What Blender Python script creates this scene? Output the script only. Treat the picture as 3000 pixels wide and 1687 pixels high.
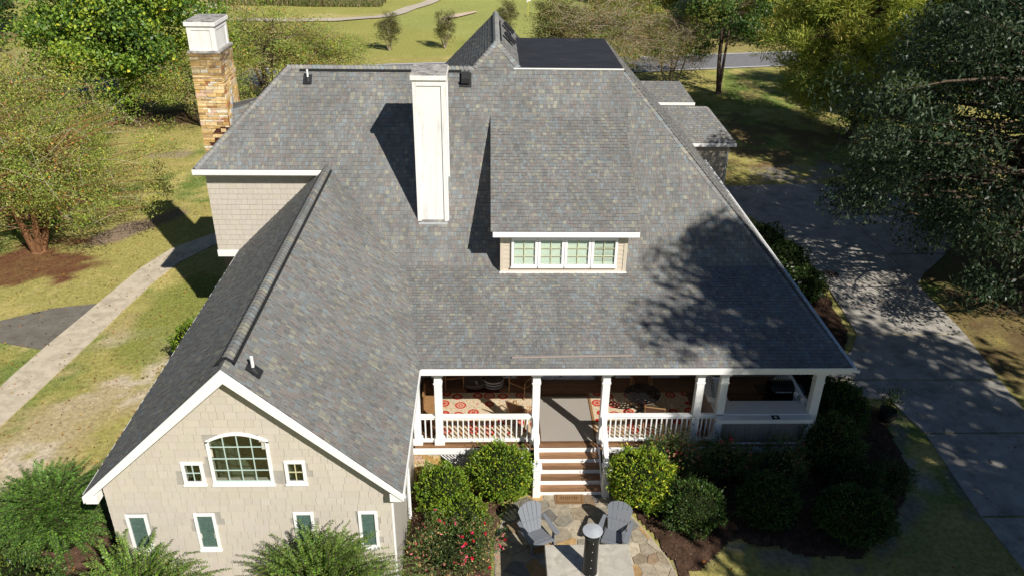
import bpy, math
import numpy as np

# ------------------------------------------------------------------ clear
for o in list(bpy.data.objects):
    bpy.data.objects.remove(o, do_unlink=True)
SC = bpy.context.scene
COL = SC.collection

# ------------------------------------------------------------------ camera
cam_d = bpy.data.cameras.new('camera')
cam = bpy.data.objects.new('camera', cam_d)
COL.objects.link(cam)
CAM = np.array([0.0, 0.0, 16.0])
cam.location = CAM
cam.rotation_euler = (1.083664, -0.013483, -0.025447)
cam_d.lens = 28.33
cam_d.sensor_width = 36.0
cam_d.clip_start = 0.1
cam_d.clip_end = 3000
SC.camera = cam

# ------------------------------------------------------------------ sky, sun, exposure
SUN_AZ, SUN_EL = 35.0, 40.0        # the sun stands behind and to the right of the camera
w = bpy.data.worlds.new('World')
SC.world = w
w.use_nodes = True
wn = w.node_tree
wn.nodes.clear()
wo = wn.nodes.new('ShaderNodeOutputWorld')
bg = wn.nodes.new('ShaderNodeBackground')
sky = wn.nodes.new('ShaderNodeTexSky')
sky.sky_type = 'NISHITA'
sky.sun_disc = False
sky.sun_elevation = math.radians(SUN_EL)
sky.sun_rotation = math.radians(180 - SUN_AZ)
sky.altitude = 1500
sky.air_density = 0.9
sky.dust_density = 0.05
sky.ozone_density = 3.0
bg.inputs[1].default_value = 0.05
wn.links.new(sky.outputs[0], bg.inputs[0])
wn.links.new(bg.outputs[0], wo.inputs[0])
sun_d = bpy.data.lights.new('sun', 'SUN')
sun_d.energy = 5.0
sun_d.angle = math.radians(0.5)
sun_d.color = (1.0, 0.945, 0.86)
sun = bpy.data.objects.new('sun', sun_d)
COL.objects.link(sun)
sun.rotation_euler = (math.radians(90 - SUN_EL), 0, math.radians(SUN_AZ))
sun.location = (30, -40, 50)
SC.view_settings.view_transform = 'Standard'
SC.view_settings.look = 'None'
SC.view_settings.gamma = 1.0
SC.view_settings.exposure = 0.30
SC.view_settings.use_curve_mapping = False

# ------------------------------------------------------------------ noise helpers
RNG = np.random.default_rng(7)
_T = np.random.default_rng(3).random((256, 256))
def vnoise(x, y, s=0):
    x = np.asarray(x, float) + s * 17.31; y = np.asarray(y, float) + s * 9.77
    xi = np.floor(x).astype(int); yi = np.floor(y).astype(int)
    fx = x - xi; fy = y - yi
    fx = fx * fx * (3 - 2 * fx); fy = fy * fy * (3 - 2 * fy)
    a = _T[xi & 255, yi & 255]; b = _T[(xi + 1) & 255, yi & 255]
    c = _T[xi & 255, (yi + 1) & 255]; d = _T[(xi + 1) & 255, (yi + 1) & 255]
    return (a * (1 - fx) + b * fx) * (1 - fy) + (c * (1 - fx) + d * fx) * fy
def fbm(x, y, s=0, o=4):
    r = 0; amp = 0.5; f = 1.0
    for k in range(o):
        r = r + amp * vnoise(np.asarray(x) * f, np.asarray(y) * f, s + k * 5); amp *= 0.5; f *= 2.03
    return r / (1 - 0.5 ** o)

# ------------------------------------------------------------------ materials
def nodes_of(name):
    m = bpy.data.materials.new(name); m.use_nodes = True
    nt = m.node_tree; nt.nodes.clear()
    out = nt.nodes.new('ShaderNodeOutputMaterial')
    return m, nt, out
def N(nt, t, **kw):
    n = nt.nodes.new(t)
    for k, v in kw.items():
        setattr(n, k, v)
    return n
def mixc(nt, a, b, f, mode='MIX'):
    n = N(nt, 'ShaderNodeMix', data_type='RGBA', blend_type=mode)
    for sock, v in ((n.inputs[0], f), (n.inputs[6], a), (n.inputs[7], b)):
        if hasattr(v, 'is_linked'):
            nt.links.new(v, sock)
        elif isinstance(v, (tuple, list)):
            sock.default_value = (*v[:3], 1)
        else:
            sock.default_value = v
    return n.outputs[2]
def ramp(nt, fac, stops):
    r = N(nt, 'ShaderNodeValToRGB')
    el = r.color_ramp.elements
    while len(el) < len(stops):
        el.new(0.5)
    for e, (p, c) in zip(el, stops):
        e.position = p
        e.color = (*c, 1) if isinstance(c, (tuple, list)) else (c, c, c, 1)
    nt.links.new(fac, r.inputs[0])
    return r.outputs[0]
def noise(nt, scale, detail=4, rough=0.6, stretch=None):
    tc = N(nt, 'ShaderNodeTexCoord')
    n = N(nt, 'ShaderNodeTexNoise')
    n.inputs['Scale'].default_value = scale
    n.inputs['Detail'].default_value = detail
    n.inputs['Roughness'].default_value = rough
    if stretch:
        mp = N(nt, 'ShaderNodeMapping'); mp.inputs['Scale'].default_value = stretch
        nt.links.new(tc.outputs['Object'], mp.inputs[0]); nt.links.new(mp.outputs[0], n.inputs['Vector'])
    else:
        nt.links.new(tc.outputs['Object'], n.inputs['Vector'])
    return n.outputs['Fac']
def mat(name, col=None, rough=0.8, var=0.25, scale=6.0, bump=0.15, bscale=40.0, spec=0.3, stretch=None,
        dirt=None, dirt_scale=1.5, dirt_lo=0.5, dirt_hi=0.75, metal=0.0, vary_obj=0.0, bdist=0.01, dirt_amt=1.0):
    """Surface whose colour comes from col, or from the Col attribute when col is None."""
    m, nt, out = nodes_of(name)
    b = N(nt, 'ShaderNodeBsdfPrincipled')
    if col is None:
        at = N(nt, 'ShaderNodeAttribute', attribute_name='Col'); c = at.outputs['Color']
    else:
        rgb = N(nt, 'ShaderNodeRGB'); rgb.outputs[0].default_value = (*col, 1); c = rgb.outputs[0]
    nz = noise(nt, scale, 5, 0.65, stretch)
    v = ramp(nt, nz, [(0.25, 1 - var), (0.75, 1 + var)])
    c = mixc(nt, c, v, 1.0, 'MULTIPLY')
    if vary_obj:
        oi = N(nt, 'ShaderNodeObjectInfo')
        c = mixc(nt, c, ramp(nt, oi.outputs['Random'], [(0, 1 - vary_obj), (1, 1 + vary_obj)]), 1.0, 'MULTIPLY')
    if dirt:
        d = ramp(nt, noise(nt, dirt_scale, 6, 0.7, stretch), [(dirt_lo, 0.0), (dirt_hi, dirt_amt)])
        c = mixc(nt, c, dirt, d)
    nt.links.new(c, b.inputs['Base Color'])
    b.inputs['Roughness'].default_value = rough
    b.inputs['Specular IOR Level'].default_value = spec
    b.inputs['Metallic'].default_value = metal
    if bump:
        bp = N(nt, 'ShaderNodeBump'); bp.inputs['Strength'].default_value = bump; bp.inputs['Distance'].default_value = bdist
        nt.links.new(noise(nt, bscale, 4, 0.6, stretch), bp.inputs['Height'])
        nt.links.new(bp.outputs[0], b.inputs['Normal'])
    nt.links.new(b.outputs[0], out.inputs[0])
    return m
def leaf_mat(name, rough=0.45, trans=0.3, spec=0.35):
    m, nt, out = nodes_of(name)
    at = N(nt, 'ShaderNodeAttribute', attribute_name='Col')
    b = N(nt, 'ShaderNodeBsdfPrincipled'); b.inputs['Roughness'].default_value = rough
    b.inputs['Specular IOR Level'].default_value = spec
    t = N(nt, 'ShaderNodeBsdfTranslucent')
    tcol = mixc(nt, at.outputs['Color'], (1.1, 1.25, 0.5), 1.0, 'MULTIPLY')
    nt.links.new(at.outputs['Color'], b.inputs['Base Color']); nt.links.new(tcol, t.inputs['Color'])
    mx = N(nt, 'ShaderNodeMixShader'); mx.inputs[0].default_value = trans
    nt.links.new(b.outputs[0], mx.inputs[1]); nt.links.new(t.outputs[0], mx.inputs[2])
    nt.links.new(mx.outputs[0], out.inputs[0])
    return m

M = {}
M['shingle'] = mat('roof_shingle_granules', None, 0.93, 0.22, 26, 0.45, 160, 0.15, bdist=0.006, dirt=(0.085, 0.085, 0.082), dirt_scale=0.8, dirt_lo=0.40, dirt_hi=0.78, dirt_amt=0.55, stretch=(1.0, 0.55, 0.55))
M['sheath'] = mat('roof_sheathing', (0.07, 0.068, 0.068), 0.95, 0.2)
M['white'] = mat('white_paint', (0.80, 0.80, 0.79), 0.5, 0.04, 3, 0.05, 60, 0.35, dirt=(0.62, 0.60, 0.56), dirt_scale=2.2, dirt_lo=0.62, dirt_hi=0.9)
M['oldwhite'] = mat('weathered_white_paint', (0.76, 0.75, 0.73), 0.7, 0.06, 4, 0.1, 50, 0.25, dirt=(0.30, 0.28, 0.25), dirt_scale=2.4, dirt_lo=0.52, dirt_hi=0.85, stretch=(2.2, 2.2, 0.35), dirt_amt=0.8)
M['capstone'] = mat('stained_cap', (0.46, 0.44, 0.41), 0.9, 0.25, 9, 0.3, 60, 0.2, dirt=(0.13, 0.125, 0.12), dirt_scale=4, dirt_lo=0.40, dirt_hi=0.66)
M['shake'] = mat('painted_shakes', None, 0.8, 0.07, 5, 0.35, 22, 0.2, stretch=(9, 9, 0.8), bdist=0.006)
M['wallbase'] = mat('wall_paint', (0.36, 0.335, 0.30), 0.85, 0.1)
M['vinyl'] = mat('beige_vinyl', (0.56, 0.49, 0.395), 0.5, 0.05, 2, 0.08, 60, 0.35, stretch=(0.4, 3, 3))
M['stone'] = mat('ledge_stone', None, 0.85, 0.32, 7, 0.8, 22, 0.2, bdist=0.02, dirt=(0.16, 0.12, 0.09), dirt_scale=3.0, dirt_lo=0.6, dirt_hi=0.85)
M['mortar'] = mat('mortar', (0.24, 0.19, 0.14), 0.95, 0.25, 8, 0.4)
M['fieldmortar'] = mat('pale_mortar', (0.42, 0.37, 0.29), 0.95, 0.25, 8, 0.4)
M['copper'] = mat('aged_copper', (0.085, 0.03, 0.022), 0.55, 0.45, 9, 0.2, 30, 0.4, metal=0.35)
M['steel'] = mat('galvanised_steel', (0.60, 0.63, 0.66), 0.42, 0.15, 6, 0.1, 40, 0.5, metal=0.35)
M['black'] = mat('black_enamel', (0.008, 0.008, 0.009), 0.28, 0.2, 8, 0.03, 40, 0.35)
M['blackplastic'] = mat('black_plastic', (0.02, 0.021, 0.023), 0.6, 0.2, 8, 0.05, 40, 0.3)
M['membrane'] = mat('rubber_membrane', (0.026, 0.028, 0.033), 0.72, 0.3, 1.4, 0.1, 12, 0.3, dirt=(0.06, 0.06, 0.064), dirt_scale=0.9, dirt_lo=0.55, dirt_hi=0.8, stretch=(1, 2.5, 1))
M['deckwood'] = mat('stained_deck_board', None, 0.6, 0.4, 5, 0.3, 24, 0.3, stretch=(0.5, 7, 7), vary_obj=0.18)
M['plainwood'] = mat('oiled_wood', (0.30, 0.17, 0.075), 0.55, 0.3, 6, 0.15, 30, 0.35, stretch=(1, 6, 6))
M['fabric'] = mat('sling_fabric', (0.15, 0.075, 0.045), 0.9, 0.25, 30, 0.2, 90, 0.15)
M['greypoly'] = mat('grey_lumber', (0.185, 0.20, 0.225), 0.55, 0.08, 12, 0.12, 60, 0.35, stretch=(4, 4, 1))
M['concrete'] = mat('concrete', (0.39, 0.365, 0.325), 0.9, 0.25, 2.2, 0.35, 60, 0.2, dirt=(0.19, 0.178, 0.155), dirt_scale=1.0, dirt_lo=0.48, dirt_hi=0.72)
M['walkconc'] = mat('walk_concrete', (0.54, 0.47, 0.36), 0.92, 0.2, 2.5, 0.35, 60, 0.2, dirt=(0.35, 0.30, 0.22), dirt_scale=1.6, dirt_lo=0.48, dirt_hi=0.7)
M['padconc'] = mat('grey_pad', (0.17, 0.155, 0.13), 0.95, 0.25, 2.5, 0.35, 50, 0.2, dirt=(0.10, 0.09, 0.075), dirt_scale=1.2, dirt_lo=0.5, dirt_hi=0.75)
M['capconc'] = mat('cast_concrete_top', (0.47, 0.44, 0.38), 0.9, 0.2, 3, 0.3, 60, 0.2, dirt=(0.27, 0.25, 0.21), dirt_scale=3.2, dirt_lo=0.5, dirt_hi=0.75)
M['asphalt'] = mat('worn_asphalt', (0.20, 0.20, 0.21), 0.92, 0.18, 1.5, 0.3, 60, 0.2)
M['paintline'] = mat('road_paint', (0.78, 0.78, 0.76), 0.7, 0.1)
M['pathconc'] = mat('cart_path', (0.50, 0.44, 0.36), 0.95, 0.12, 0.8, 0.2, 30, 0.2)
M['sand'] = mat('bunker_sand', (0.60, 0.47, 0.36), 0.95, 0.1, 2, 0.2, 30, 0.1)
M['mulch'] = mat('bark_mulch', None, 0.95, 0.5, 14, 0.9, 45, 0.1, bdist=0.03)
M['lawn'] = mat('lawn_grass', None, 0.95, 0.42, 7, 0.8, 38, 0.1, bdist=0.04)
M['bark'] = mat('tree_bark', (0.10, 0.075, 0.055), 0.95, 0.4, 8, 0.7, 25, 0.15, stretch=(4, 4, 0.7), bdist=0.02)
M['redbark'] = mat('peeling_bark', (0.23, 0.115, 0.055), 0.9, 0.4, 6, 0.5, 20, 0.2, stretch=(4, 4, 0.7))
M['twig'] = mat('pale_twig', (0.34, 0.28, 0.21), 0.9, 0.3, 8, 0.2)
M['leaf'] = leaf_mat('leaf')
M['glossleaf'] = leaf_mat('glossy_leaf', 0.42, 0.25, 0.32)
M['needle'] = leaf_mat('pine_needle', 0.6, 0.25, 0.25)
M['petal'] = leaf_mat('petal', 0.6, 0.35, 0.2)
M['core'] = mat('deep_shade', (0.018, 0.022, 0.010), 1.0, 0.4, 6, 0.5, 12, 0.0)  # near-black colour stands in for shade inside shrubs and under the porch
M['printed'] = mat('printed_rug', None, 0.95, 0.1, 30, 0.3, 120, 0.1)
M['ball'] = mat('tennis_felt', (0.55, 0.75, 0.05), 0.95, 0.1)
M['fluff'] = mat('shaggy_plush', (0.16, 0.135, 0.125), 1.0, 0.55, 30, 1.0, 45, 0.0, bdist=0.04)
M['flagcloth'] = mat('white_cloth', (0.8, 0.8, 0.8), 0.8, 0.05)
M['yellow'] = mat('yellow_pole', (0.72, 0.58, 0.04), 0.5, 0.05)
M['blind'] = mat('blind_slat', (0.74, 0.77, 0.68), 0.6, 0.05)
M['brassgrid'] = mat('tan_window_grid', (0.58, 0.54, 0.34), 0.5, 0.05)
M['mintgrid'] = mat('pale_window_grid', (0.46, 0.58, 0.53), 0.5, 0.05)
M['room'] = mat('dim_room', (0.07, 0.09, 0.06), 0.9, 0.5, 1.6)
M['counter'] = mat('white_counter', (0.72, 0.715, 0.70), 0.35, 0.05, 3, 0, 1, 0.4)
M['taupe'] = mat('taupe_siding', (0.33, 0.28, 0.25), 0.7, 0.1, 4, 0.1, 40, 0.3, stretch=(4, 4, 0.4))
M['terra'] = mat('dark_pot', (0.02, 0.017, 0.015), 0.6, 0.3)
M['rust'] = mat('rusted_iron', (0.035, 0.02, 0.014), 0.8, 0.4)
M['coir'] = mat('coir_mat', None, 1.0, 0.3, 30, 0.8, 90, 0.0)
def glass_mat():
    m, nt, out = nodes_of('window_glass')
    g = N(nt, 'ShaderNodeBsdfGlossy'); g.inputs['Roughness'].default_value = 0.02
    t = N(nt, 'ShaderNodeBsdfTransparent'); t.inputs['Color'].default_value = (0.93, 0.97, 0.95, 1)
    lw_ = N(nt, 'ShaderNodeLayerWeight'); f = ramp(nt, lw_.outputs['Facing'], [(0.0, 0.05), (0.6, 0.12), (1.0, 0.85)])
    mx = N(nt, 'ShaderNodeMixShader')
    nt.links.new(f, mx.inputs[0]); nt.links.new(t.outputs[0], mx.inputs[1]); nt.links.new(g.outputs[0], mx.inputs[2])
    nt.links.new(mx.outputs[0], out.inputs[0])
    return m
M['glass'] = glass_mat()
def frosted_mat():
    m, nt, out = nodes_of('frosted_glass')
    b = N(nt, 'ShaderNodeBsdfPrincipled')
    c = ramp(nt, noise(nt, 28, 3, 0.6), [(0.3, (0.055, 0.10, 0.085)), (0.7, (0.115, 0.18, 0.155))])
    nt.links.new(c, b.inputs['Base Color']); b.inputs['Roughness'].default_value = 0.25
    bp = N(nt, 'ShaderNodeBump'); bp.inputs['Strength'].default_value = 0.4; bp.inputs['Distance'].default_value = 0.01
    nt.links.new(noise(nt, 55, 3, 0.6), bp.inputs['Height']); nt.links.new(bp.outputs[0], b.inputs['Normal'])
    nt.links.new(b.outputs[0], out.inputs[0])
    return m
M['frosted'] = frosted_mat()
def rug_mat():
    """cream rug printed with red medallions (flat print)."""
    m, nt, out = nodes_of('medallion_rug')
    tc = N(nt, 'ShaderNodeTexCoord')
    vo = N(nt, 'ShaderNodeTexVoronoi'); vo.inputs['Scale'].default_value = 2.1; vo.inputs['Randomness'].default_value = 0.45
    nt.links.new(tc.outputs['Object'], vo.inputs['Vector'])
    red = (0.42, 0.02, 0.014); cream = (0.60, 0.50, 0.35); rose = (0.55, 0.23, 0.15); grey = (0.33, 0.34, 0.30)
    ring = ramp(nt, vo.outputs['Distance'], [(0.0, cream), (0.07, cream), (0.085, red), (0.14, red), (0.15, cream), (0.25, rose), (0.30, red), (0.36, red), (0.375, cream), (1.0, cream)])
    ang = N(nt, 'ShaderNodeVectorMath', operation='SUBTRACT')
    nt.links.new(tc.outputs['Object'], ang.inputs[0])
    sc = N(nt, 'ShaderNodeVectorMath', operation='SCALE'); sc.inputs['Scale'].default_value = 1.0
    nt.links.new(vo.outputs['Position'], sc.inputs[0])
    nt.links.new(sc.outputs[0], ang.inputs[1])
    sx = N(nt, 'ShaderNodeSeparateXYZ'); nt.links.new(ang.outputs[0], sx.inputs[0])
    at = N(nt, 'ShaderNodeMath', operation='ARCTAN2'); nt.links.new(sx.outputs[1], at.inputs[0]); nt.links.new(sx.outputs[0], at.inputs[1])
    mu = N(nt, 'ShaderNodeMath', operation='MULTIPLY'); mu.inputs[1].default_value = 11; nt.links.new(at.outputs[0], mu.inputs[0])
    sn = N(nt, 'ShaderNodeMath', operation='SINE'); nt.links.new(mu.outputs[0], sn.inputs[0])
    pet = ramp(nt, sn.outputs[0], [(0.35, 0.0), (0.5, 1.0)])
    band = ramp(nt, vo.outputs['Distance'], [(0.14, 0.0), (0.16, 1.0), (0.27, 1.0), (0.29, 0.0)])
    f1 = N(nt, 'ShaderNodeMath', operation='MULTIPLY'); nt.links.new(pet, f1.inputs[0]); nt.links.new(band, f1.inputs[1])
    selector = ramp(nt, vo.outputs['Color'], [(0.35, rose), (0.5, red)])
    c = mixc(nt, ring, selector, f1.outputs[0])
    small = N(nt, 'ShaderNodeTexVoronoi', feature='DISTANCE_TO_EDGE'); small.inputs['Scale'].default_value = 9
    nt.links.new(tc.outputs['Object'], small.inputs['Vector'])
    vine = ramp(nt, small.outputs['Distance'], [(0.03, 1.0), (0.06, 0.0)])
    bgm = ramp(nt, vo.outputs['Distance'], [(0.37, 0.0), (0.39, 1.0)])
    f2 = N(nt, 'ShaderNodeMath', operation='MULTIPLY'); nt.links.new(vine, f2.inputs[0]); nt.links.new(bgm, f2.inputs[1])
    c = mixc(nt, c, mixc(nt, (0.45, 0.22, 0.10), grey, ramp(nt, noise(nt, 6), [(0.45, 0.0), (0.55, 1.0)])), f2.outputs[0])
    b = N(nt, 'ShaderNodeBsdfPrincipled'); b.inputs['Roughness'].default_value = 0.95; b.inputs['Specular IOR Level'].default_value = 0.1
    nt.links.new(c, b.inputs['Base Color']); nt.links.new(b.outputs[0], out.inputs[0])
    return m
M['rug'] = rug_mat()
def runner_mat():
    """grey flat-woven rug with concentric diamonds."""
    m, nt, out = nodes_of('diamond_rug')
    tc = N(nt, 'ShaderNodeTexCoord'); sx = N(nt, 'ShaderNodeSeparateXYZ'); nt.links.new(tc.outputs['Object'], sx.inputs[0])
    def tri(s, per):
        a = N(nt, 'ShaderNodeMath', operation='PINGPONG'); a.inputs[1].default_value = per; nt.links.new(s, a.inputs[0]); return a.outputs[0]
    ad = N(nt, 'ShaderNodeMath', operation='ADD'); nt.links.new(tri(sx.outputs[0], 0.165), ad.inputs[0]); nt.links.new(tri(sx.outputs[1], 0.165), ad.inputs[1])
    pp = N(nt, 'ShaderNodeMath', operation='PINGPONG'); pp.inputs[1].default_value = 0.0275; nt.links.new(ad.outputs[0], pp.inputs[0])
    mr = N(nt, 'ShaderNodeMath', operation='MULTIPLY'); mr.inputs[1].default_value = 36; nt.links.new(pp.outputs[0], mr.inputs[0])
    c = ramp(nt, mr.outputs[0], [(0.35, (0.19, 0.17, 0.15)), (0.6, (0.44, 0.41, 0.365))])
    b = N(nt, 'ShaderNodeBsdfPrincipled'); b.inputs['Roughness'].default_value = 0.95; b.inputs['Specular IOR Level'].default_value = 0.1
    nt.links.new(c, b.inputs['Base Color']); nt.links.new(b.outputs[0], out.inputs[0])
    return m
M['runner'] = runner_mat()

# ------------------------------------------------------------------ mesh building
ORG = {}
def link(o, parent=None):
    COL.objects.link(o)
    if parent is not None:
        o.parent = parent
    return o
def tag(o, label=None, cat=None, group=None, kind=None):
    if label: o['label'] = label
    if cat: o['category'] = cat
    if group: o['group'] = group
    if kind: o['kind'] = kind
    return o
def thing(name, label, cat, loc=(0, 0, 0), rotz=0.0, group=None):
    o = bpy.data.objects.new(name, None); link(o)
    o.empty_display_size = 0.2
    o.location = loc; o.rotation_euler = (0, 0, rotz)
    ORG[o.name] = np.array(loc, float)
    return tag(o, label, cat, group)
def copy_tree(o, parent=None):
    c = o.copy(); COL.objects.link(c)
    if parent is not None:
        c.parent = parent
    for ch in list(o.children):
        copy_tree(ch, c)
    return c

class MB:
    def __init__(s, col=(0.5, 0.5, 0.5)):
        s.v = []; s.f = []; s.c = []; s.col = col
    def add(s, vs, fs, c=None):
        b = len(s.v); s.v.extend([tuple(map(float, p)) for p in vs])
        for f in fs:
            s.f.append([b + i for i in f]); s.c.append(c if c is not None else s.col)
    def box(s, x0, x1, y0, y1, z0, z1, c=None):
        s.add([(x0, y0, z0), (x1, y0, z0), (x1, y1, z0), (x0, y1, z0), (x0, y0, z1), (x1, y0, z1), (x1, y1, z1), (x0, y1, z1)],
              [(0, 3, 2, 1), (4, 5, 6, 7), (0, 1, 5, 4), (1, 2, 6, 5), (2, 3, 7, 6), (3, 0, 4, 7)], c)
        return s
    def prism(s, poly, off, c=None, cap=True):
        """poly: 3D polygon (counter-clockwise from the outside), extruded by the vector off (pointing inwards)."""
        n = len(poly); off = np.array(off, float)
        vs = [np.array(p, float) for p in poly] + [np.array(p, float) + off for p in poly]
        fs = [tuple(range(n)), tuple(range(2 * n - 1, n - 1, -1))] if cap else []
        fs += [(i, i + n, (i + 1) % n + n, (i + 1) % n) for i in range(n)]
        s.add(vs, fs, c); return s
    def beam(s, p, q, w, h, up=(0, 0, 1), c=None):
        p = np.array(p, float); q = np.array(q, float); d = q - p; d /= np.linalg.norm(d)
        up = np.array(up, float); side = np.cross(d, up); side /= max(np.linalg.norm(side), 1e-9); u2 = np.cross(side, d)
        a = side * w / 2; b = u2 * h / 2
        s.add([p - a - b, p + a - b, p + a + b, p - a + b, q - a - b, q + a - b, q + a + b, q - a + b],
              [(0, 1, 2, 3), (4, 7, 6, 5), (0, 4, 5, 1), (1, 5, 6, 2), (2, 6, 7, 3), (3, 7, 4, 0)], c); return s
    def tube(s, pts, rad, n=6, c=None, cap=True):
        pts = [np.array(p, float) for p in pts]
        if np.isscalar(rad): rad = [rad] * len(pts)
        ring = []
        prev = None
        for i, p in enumerate(pts):
            d = pts[min(i + 1, len(pts) - 1)] - pts[max(i - 1, 0)]
            d /= max(np.linalg.norm(d), 1e-9)
            a = np.cross(d, (0, 0, 1.0)) if prev is None else prev - d * (prev @ d)
            if np.linalg.norm(a) < 1e-4: a = np.cross(d, (1.0, 0, 0))
            a /= np.linalg.norm(a); prev = a; b = np.cross(d, a)
            ring.append([p + (a * math.cos(2 * math.pi * k / n) + b * math.sin(2 * math.pi * k / n)) * rad[i] for k in range(n)])
        vs = [q for r in ring for q in r]
        fs = []
        for i in range(len(pts) - 1):
            for k in range(n):
                fs.append((i * n + k, i * n + (k + 1) % n, (i + 1) * n + (k + 1) % n, (i + 1) * n + k))
        if cap:
            fs.append(tuple(range(n - 1, -1, -1))); fs.append(tuple((len(pts) - 1) * n + k for k in range(n)))
        s.add(vs, fs, c); return s
    def lathe(s, prof, ctr, n=16, c=None, sx=1.0, sy=1.0):
        vs = []; fs = []
        for (r, z) in prof:
            for k in range(n):
                a = 2 * math.pi * k / n
                vs.append((ctr[0] + r * math.cos(a) * sx, ctr[1] + r * math.sin(a) * sy, ctr[2] + z))
        for i in range(len(prof) - 1):
            for k in range(n):
                fs.append((i * n + k, i * n + (k + 1) % n, (i + 1) * n + (k + 1) % n, (i + 1) * n + k))
        fs.append(tuple(range(n - 1, -1, -1))); fs.append(tuple((len(prof) - 1) * n + k for k in range(n)))
        s.add(vs, fs, c); return s
    def blob(s, ctr, rad, n=14, m=9, jit=0.06, seed=0, c=None):
        r = np.random.default_rng(seed); vs = []; fs = []
        for i in range(m + 1):
            t = math.pi * i / m
            for k in range(n):
                a = 2 * math.pi * k / n; j = 1 + r.normal() * jit
                vs.append((ctr[0] + rad[0] * math.sin(t) * math.cos(a) * j, ctr[1] + rad[1] * math.sin(t) * math.sin(a) * j, ctr[2] + rad[2] * math.cos(t) * j))
        for i in range(m):
            for k in range(n):
                fs.append((i * n + k, (i + 1) * n + k, (i + 1) * n + (k + 1) % n, i * n + (k + 1) % n))
        s.add(vs, fs, c); return s
    def mesh(s, name, m, org=(0, 0, 0), smooth=False):
        me = bpy.data.meshes.new(name)
        V = np.array(s.v, float).reshape(-1, 3) - np.array(org, float)
        nf = len(s.f); tot = np.array([len(f) for f in s.f], np.int32)
        idx = np.fromiter((i for f in s.f for i in f), np.int32)
        me.vertices.add(len(V)); me.vertices.foreach_set('co', V.ravel())
        me.loops.add(len(idx)); me.loops.foreach_set('vertex_index', idx)
        me.polygons.add(nf)
        st = np.zeros(nf, np.int32); st[1:] = np.cumsum(tot)[:-1]
        me.polygons.foreach_set('loop_start', st); me.polygons.foreach_set('loop_total', tot)
        me.polygons.foreach_set('use_smooth', np.full(nf, bool(smooth)))
        me.update(calc_edges=True)
        at = me.color_attributes.new('Col', 'FLOAT_COLOR', 'CORNER')
        C = np.ones((nf, 4), np.float32); C[:, :3] = np.array([c[:3] for c in s.c], np.float32)
        at.data.foreach_set('color', np.repeat(C, tot, 0).ravel())
        me.materials.append(m)
        return me
    def build(s, name, m, parent=None, org=None, smooth=False, bevel=0.0, local=False):
        """one object; vertices are world coordinates (or the parent's local ones when local)."""
        if local:
            og = (0, 0, 0)
        elif parent is not None:
            og = ORG.get(parent.name, np.zeros(3))
        else:
            og = np.zeros(3) if org is None else np.array(org, float)
        me = s.mesh(name, m, og, smooth)
        o = bpy.data.objects.new(name, me); link(o, parent)
        if parent is None:
            o.location = og
        ORG[o.name] = np.array(og, float)
        if bevel:
            bv = o.modifiers.new('bevel', 'BEVEL'); bv.width = bevel; bv.segments = 1; bv.limit_method = 'ANGLE'
        return o

def leaf_mesh(name, P, D, NRM, L, W, C, m, fold=0.25):
    """many leaf-sized faces: P centres, D long axis, NRM face normal, L length, W width, C colour."""
    n = len(P)
    D = D / np.maximum(np.linalg.norm(D, axis=1, keepdims=True), 1e-9)
    S = np.cross(D, NRM); S /= np.maximum(np.linalg.norm(S, axis=1, keepdims=True), 1e-9)
    U = np.cross(S, D)
    L = np.broadcast_to(np.asarray(L, float).reshape(-1, 1), (n, 1)); W = np.broadcast_to(np.asarray(W, float).reshape(-1, 1), (n, 1))
    V = np.empty((n, 4, 3))
    V[:, 0] = P - D * L / 2
    V[:, 1] = P + S * W / 2 + U * W * fold - D * L * 0.05
    V[:, 2] = P + D * L / 2
    V[:, 3] = P - S * W / 2 + U * W * fold - D * L * 0.05
    me = bpy.data.meshes.new(name)
    me.vertices.add(4 * n); me.vertices.foreach_set('co', V.ravel())
    me.loops.add(4 * n); me.loops.foreach_set('vertex_index', np.arange(4 * n, dtype=np.int32))
    me.polygons.add(n)
    me.polygons.foreach_set('loop_start', np.arange(0, 4 * n, 4, dtype=np.int32)); me.polygons.foreach_set('loop_total', np.full(n, 4, np.int32))
    me.update(calc_edges=True)
    at = me.color_attributes.new('Col', 'FLOAT_COLOR', 'POINT')
    CC = np.ones((n, 4), np.float32); CC[:, :3] = C
    at.data.foreach_set('color', np.repeat(CC, 4, 0).ravel())
    me.materials.append(m)
    return me
def mesh_obj(name, me, parent=None, loc=None):
    o = bpy.data.objects.new(name, me); link(o, parent)
    if loc is not None:
        o.location = loc
    return o
def rdir(r, n):
    v = r.normal(size=(n, 3)); return v / np.linalg.norm(v, axis=1, keepdims=True)
def palette(r, cols, wts, n, jit=0.15):
    cols = np.array(cols); k = r.choice(len(cols), n, p=np.array(wts) / sum(wts))
    return np.clip(cols[k] * (1 + r.normal(size=(n, 1)) * jit), 0.003, 0.95)

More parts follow.
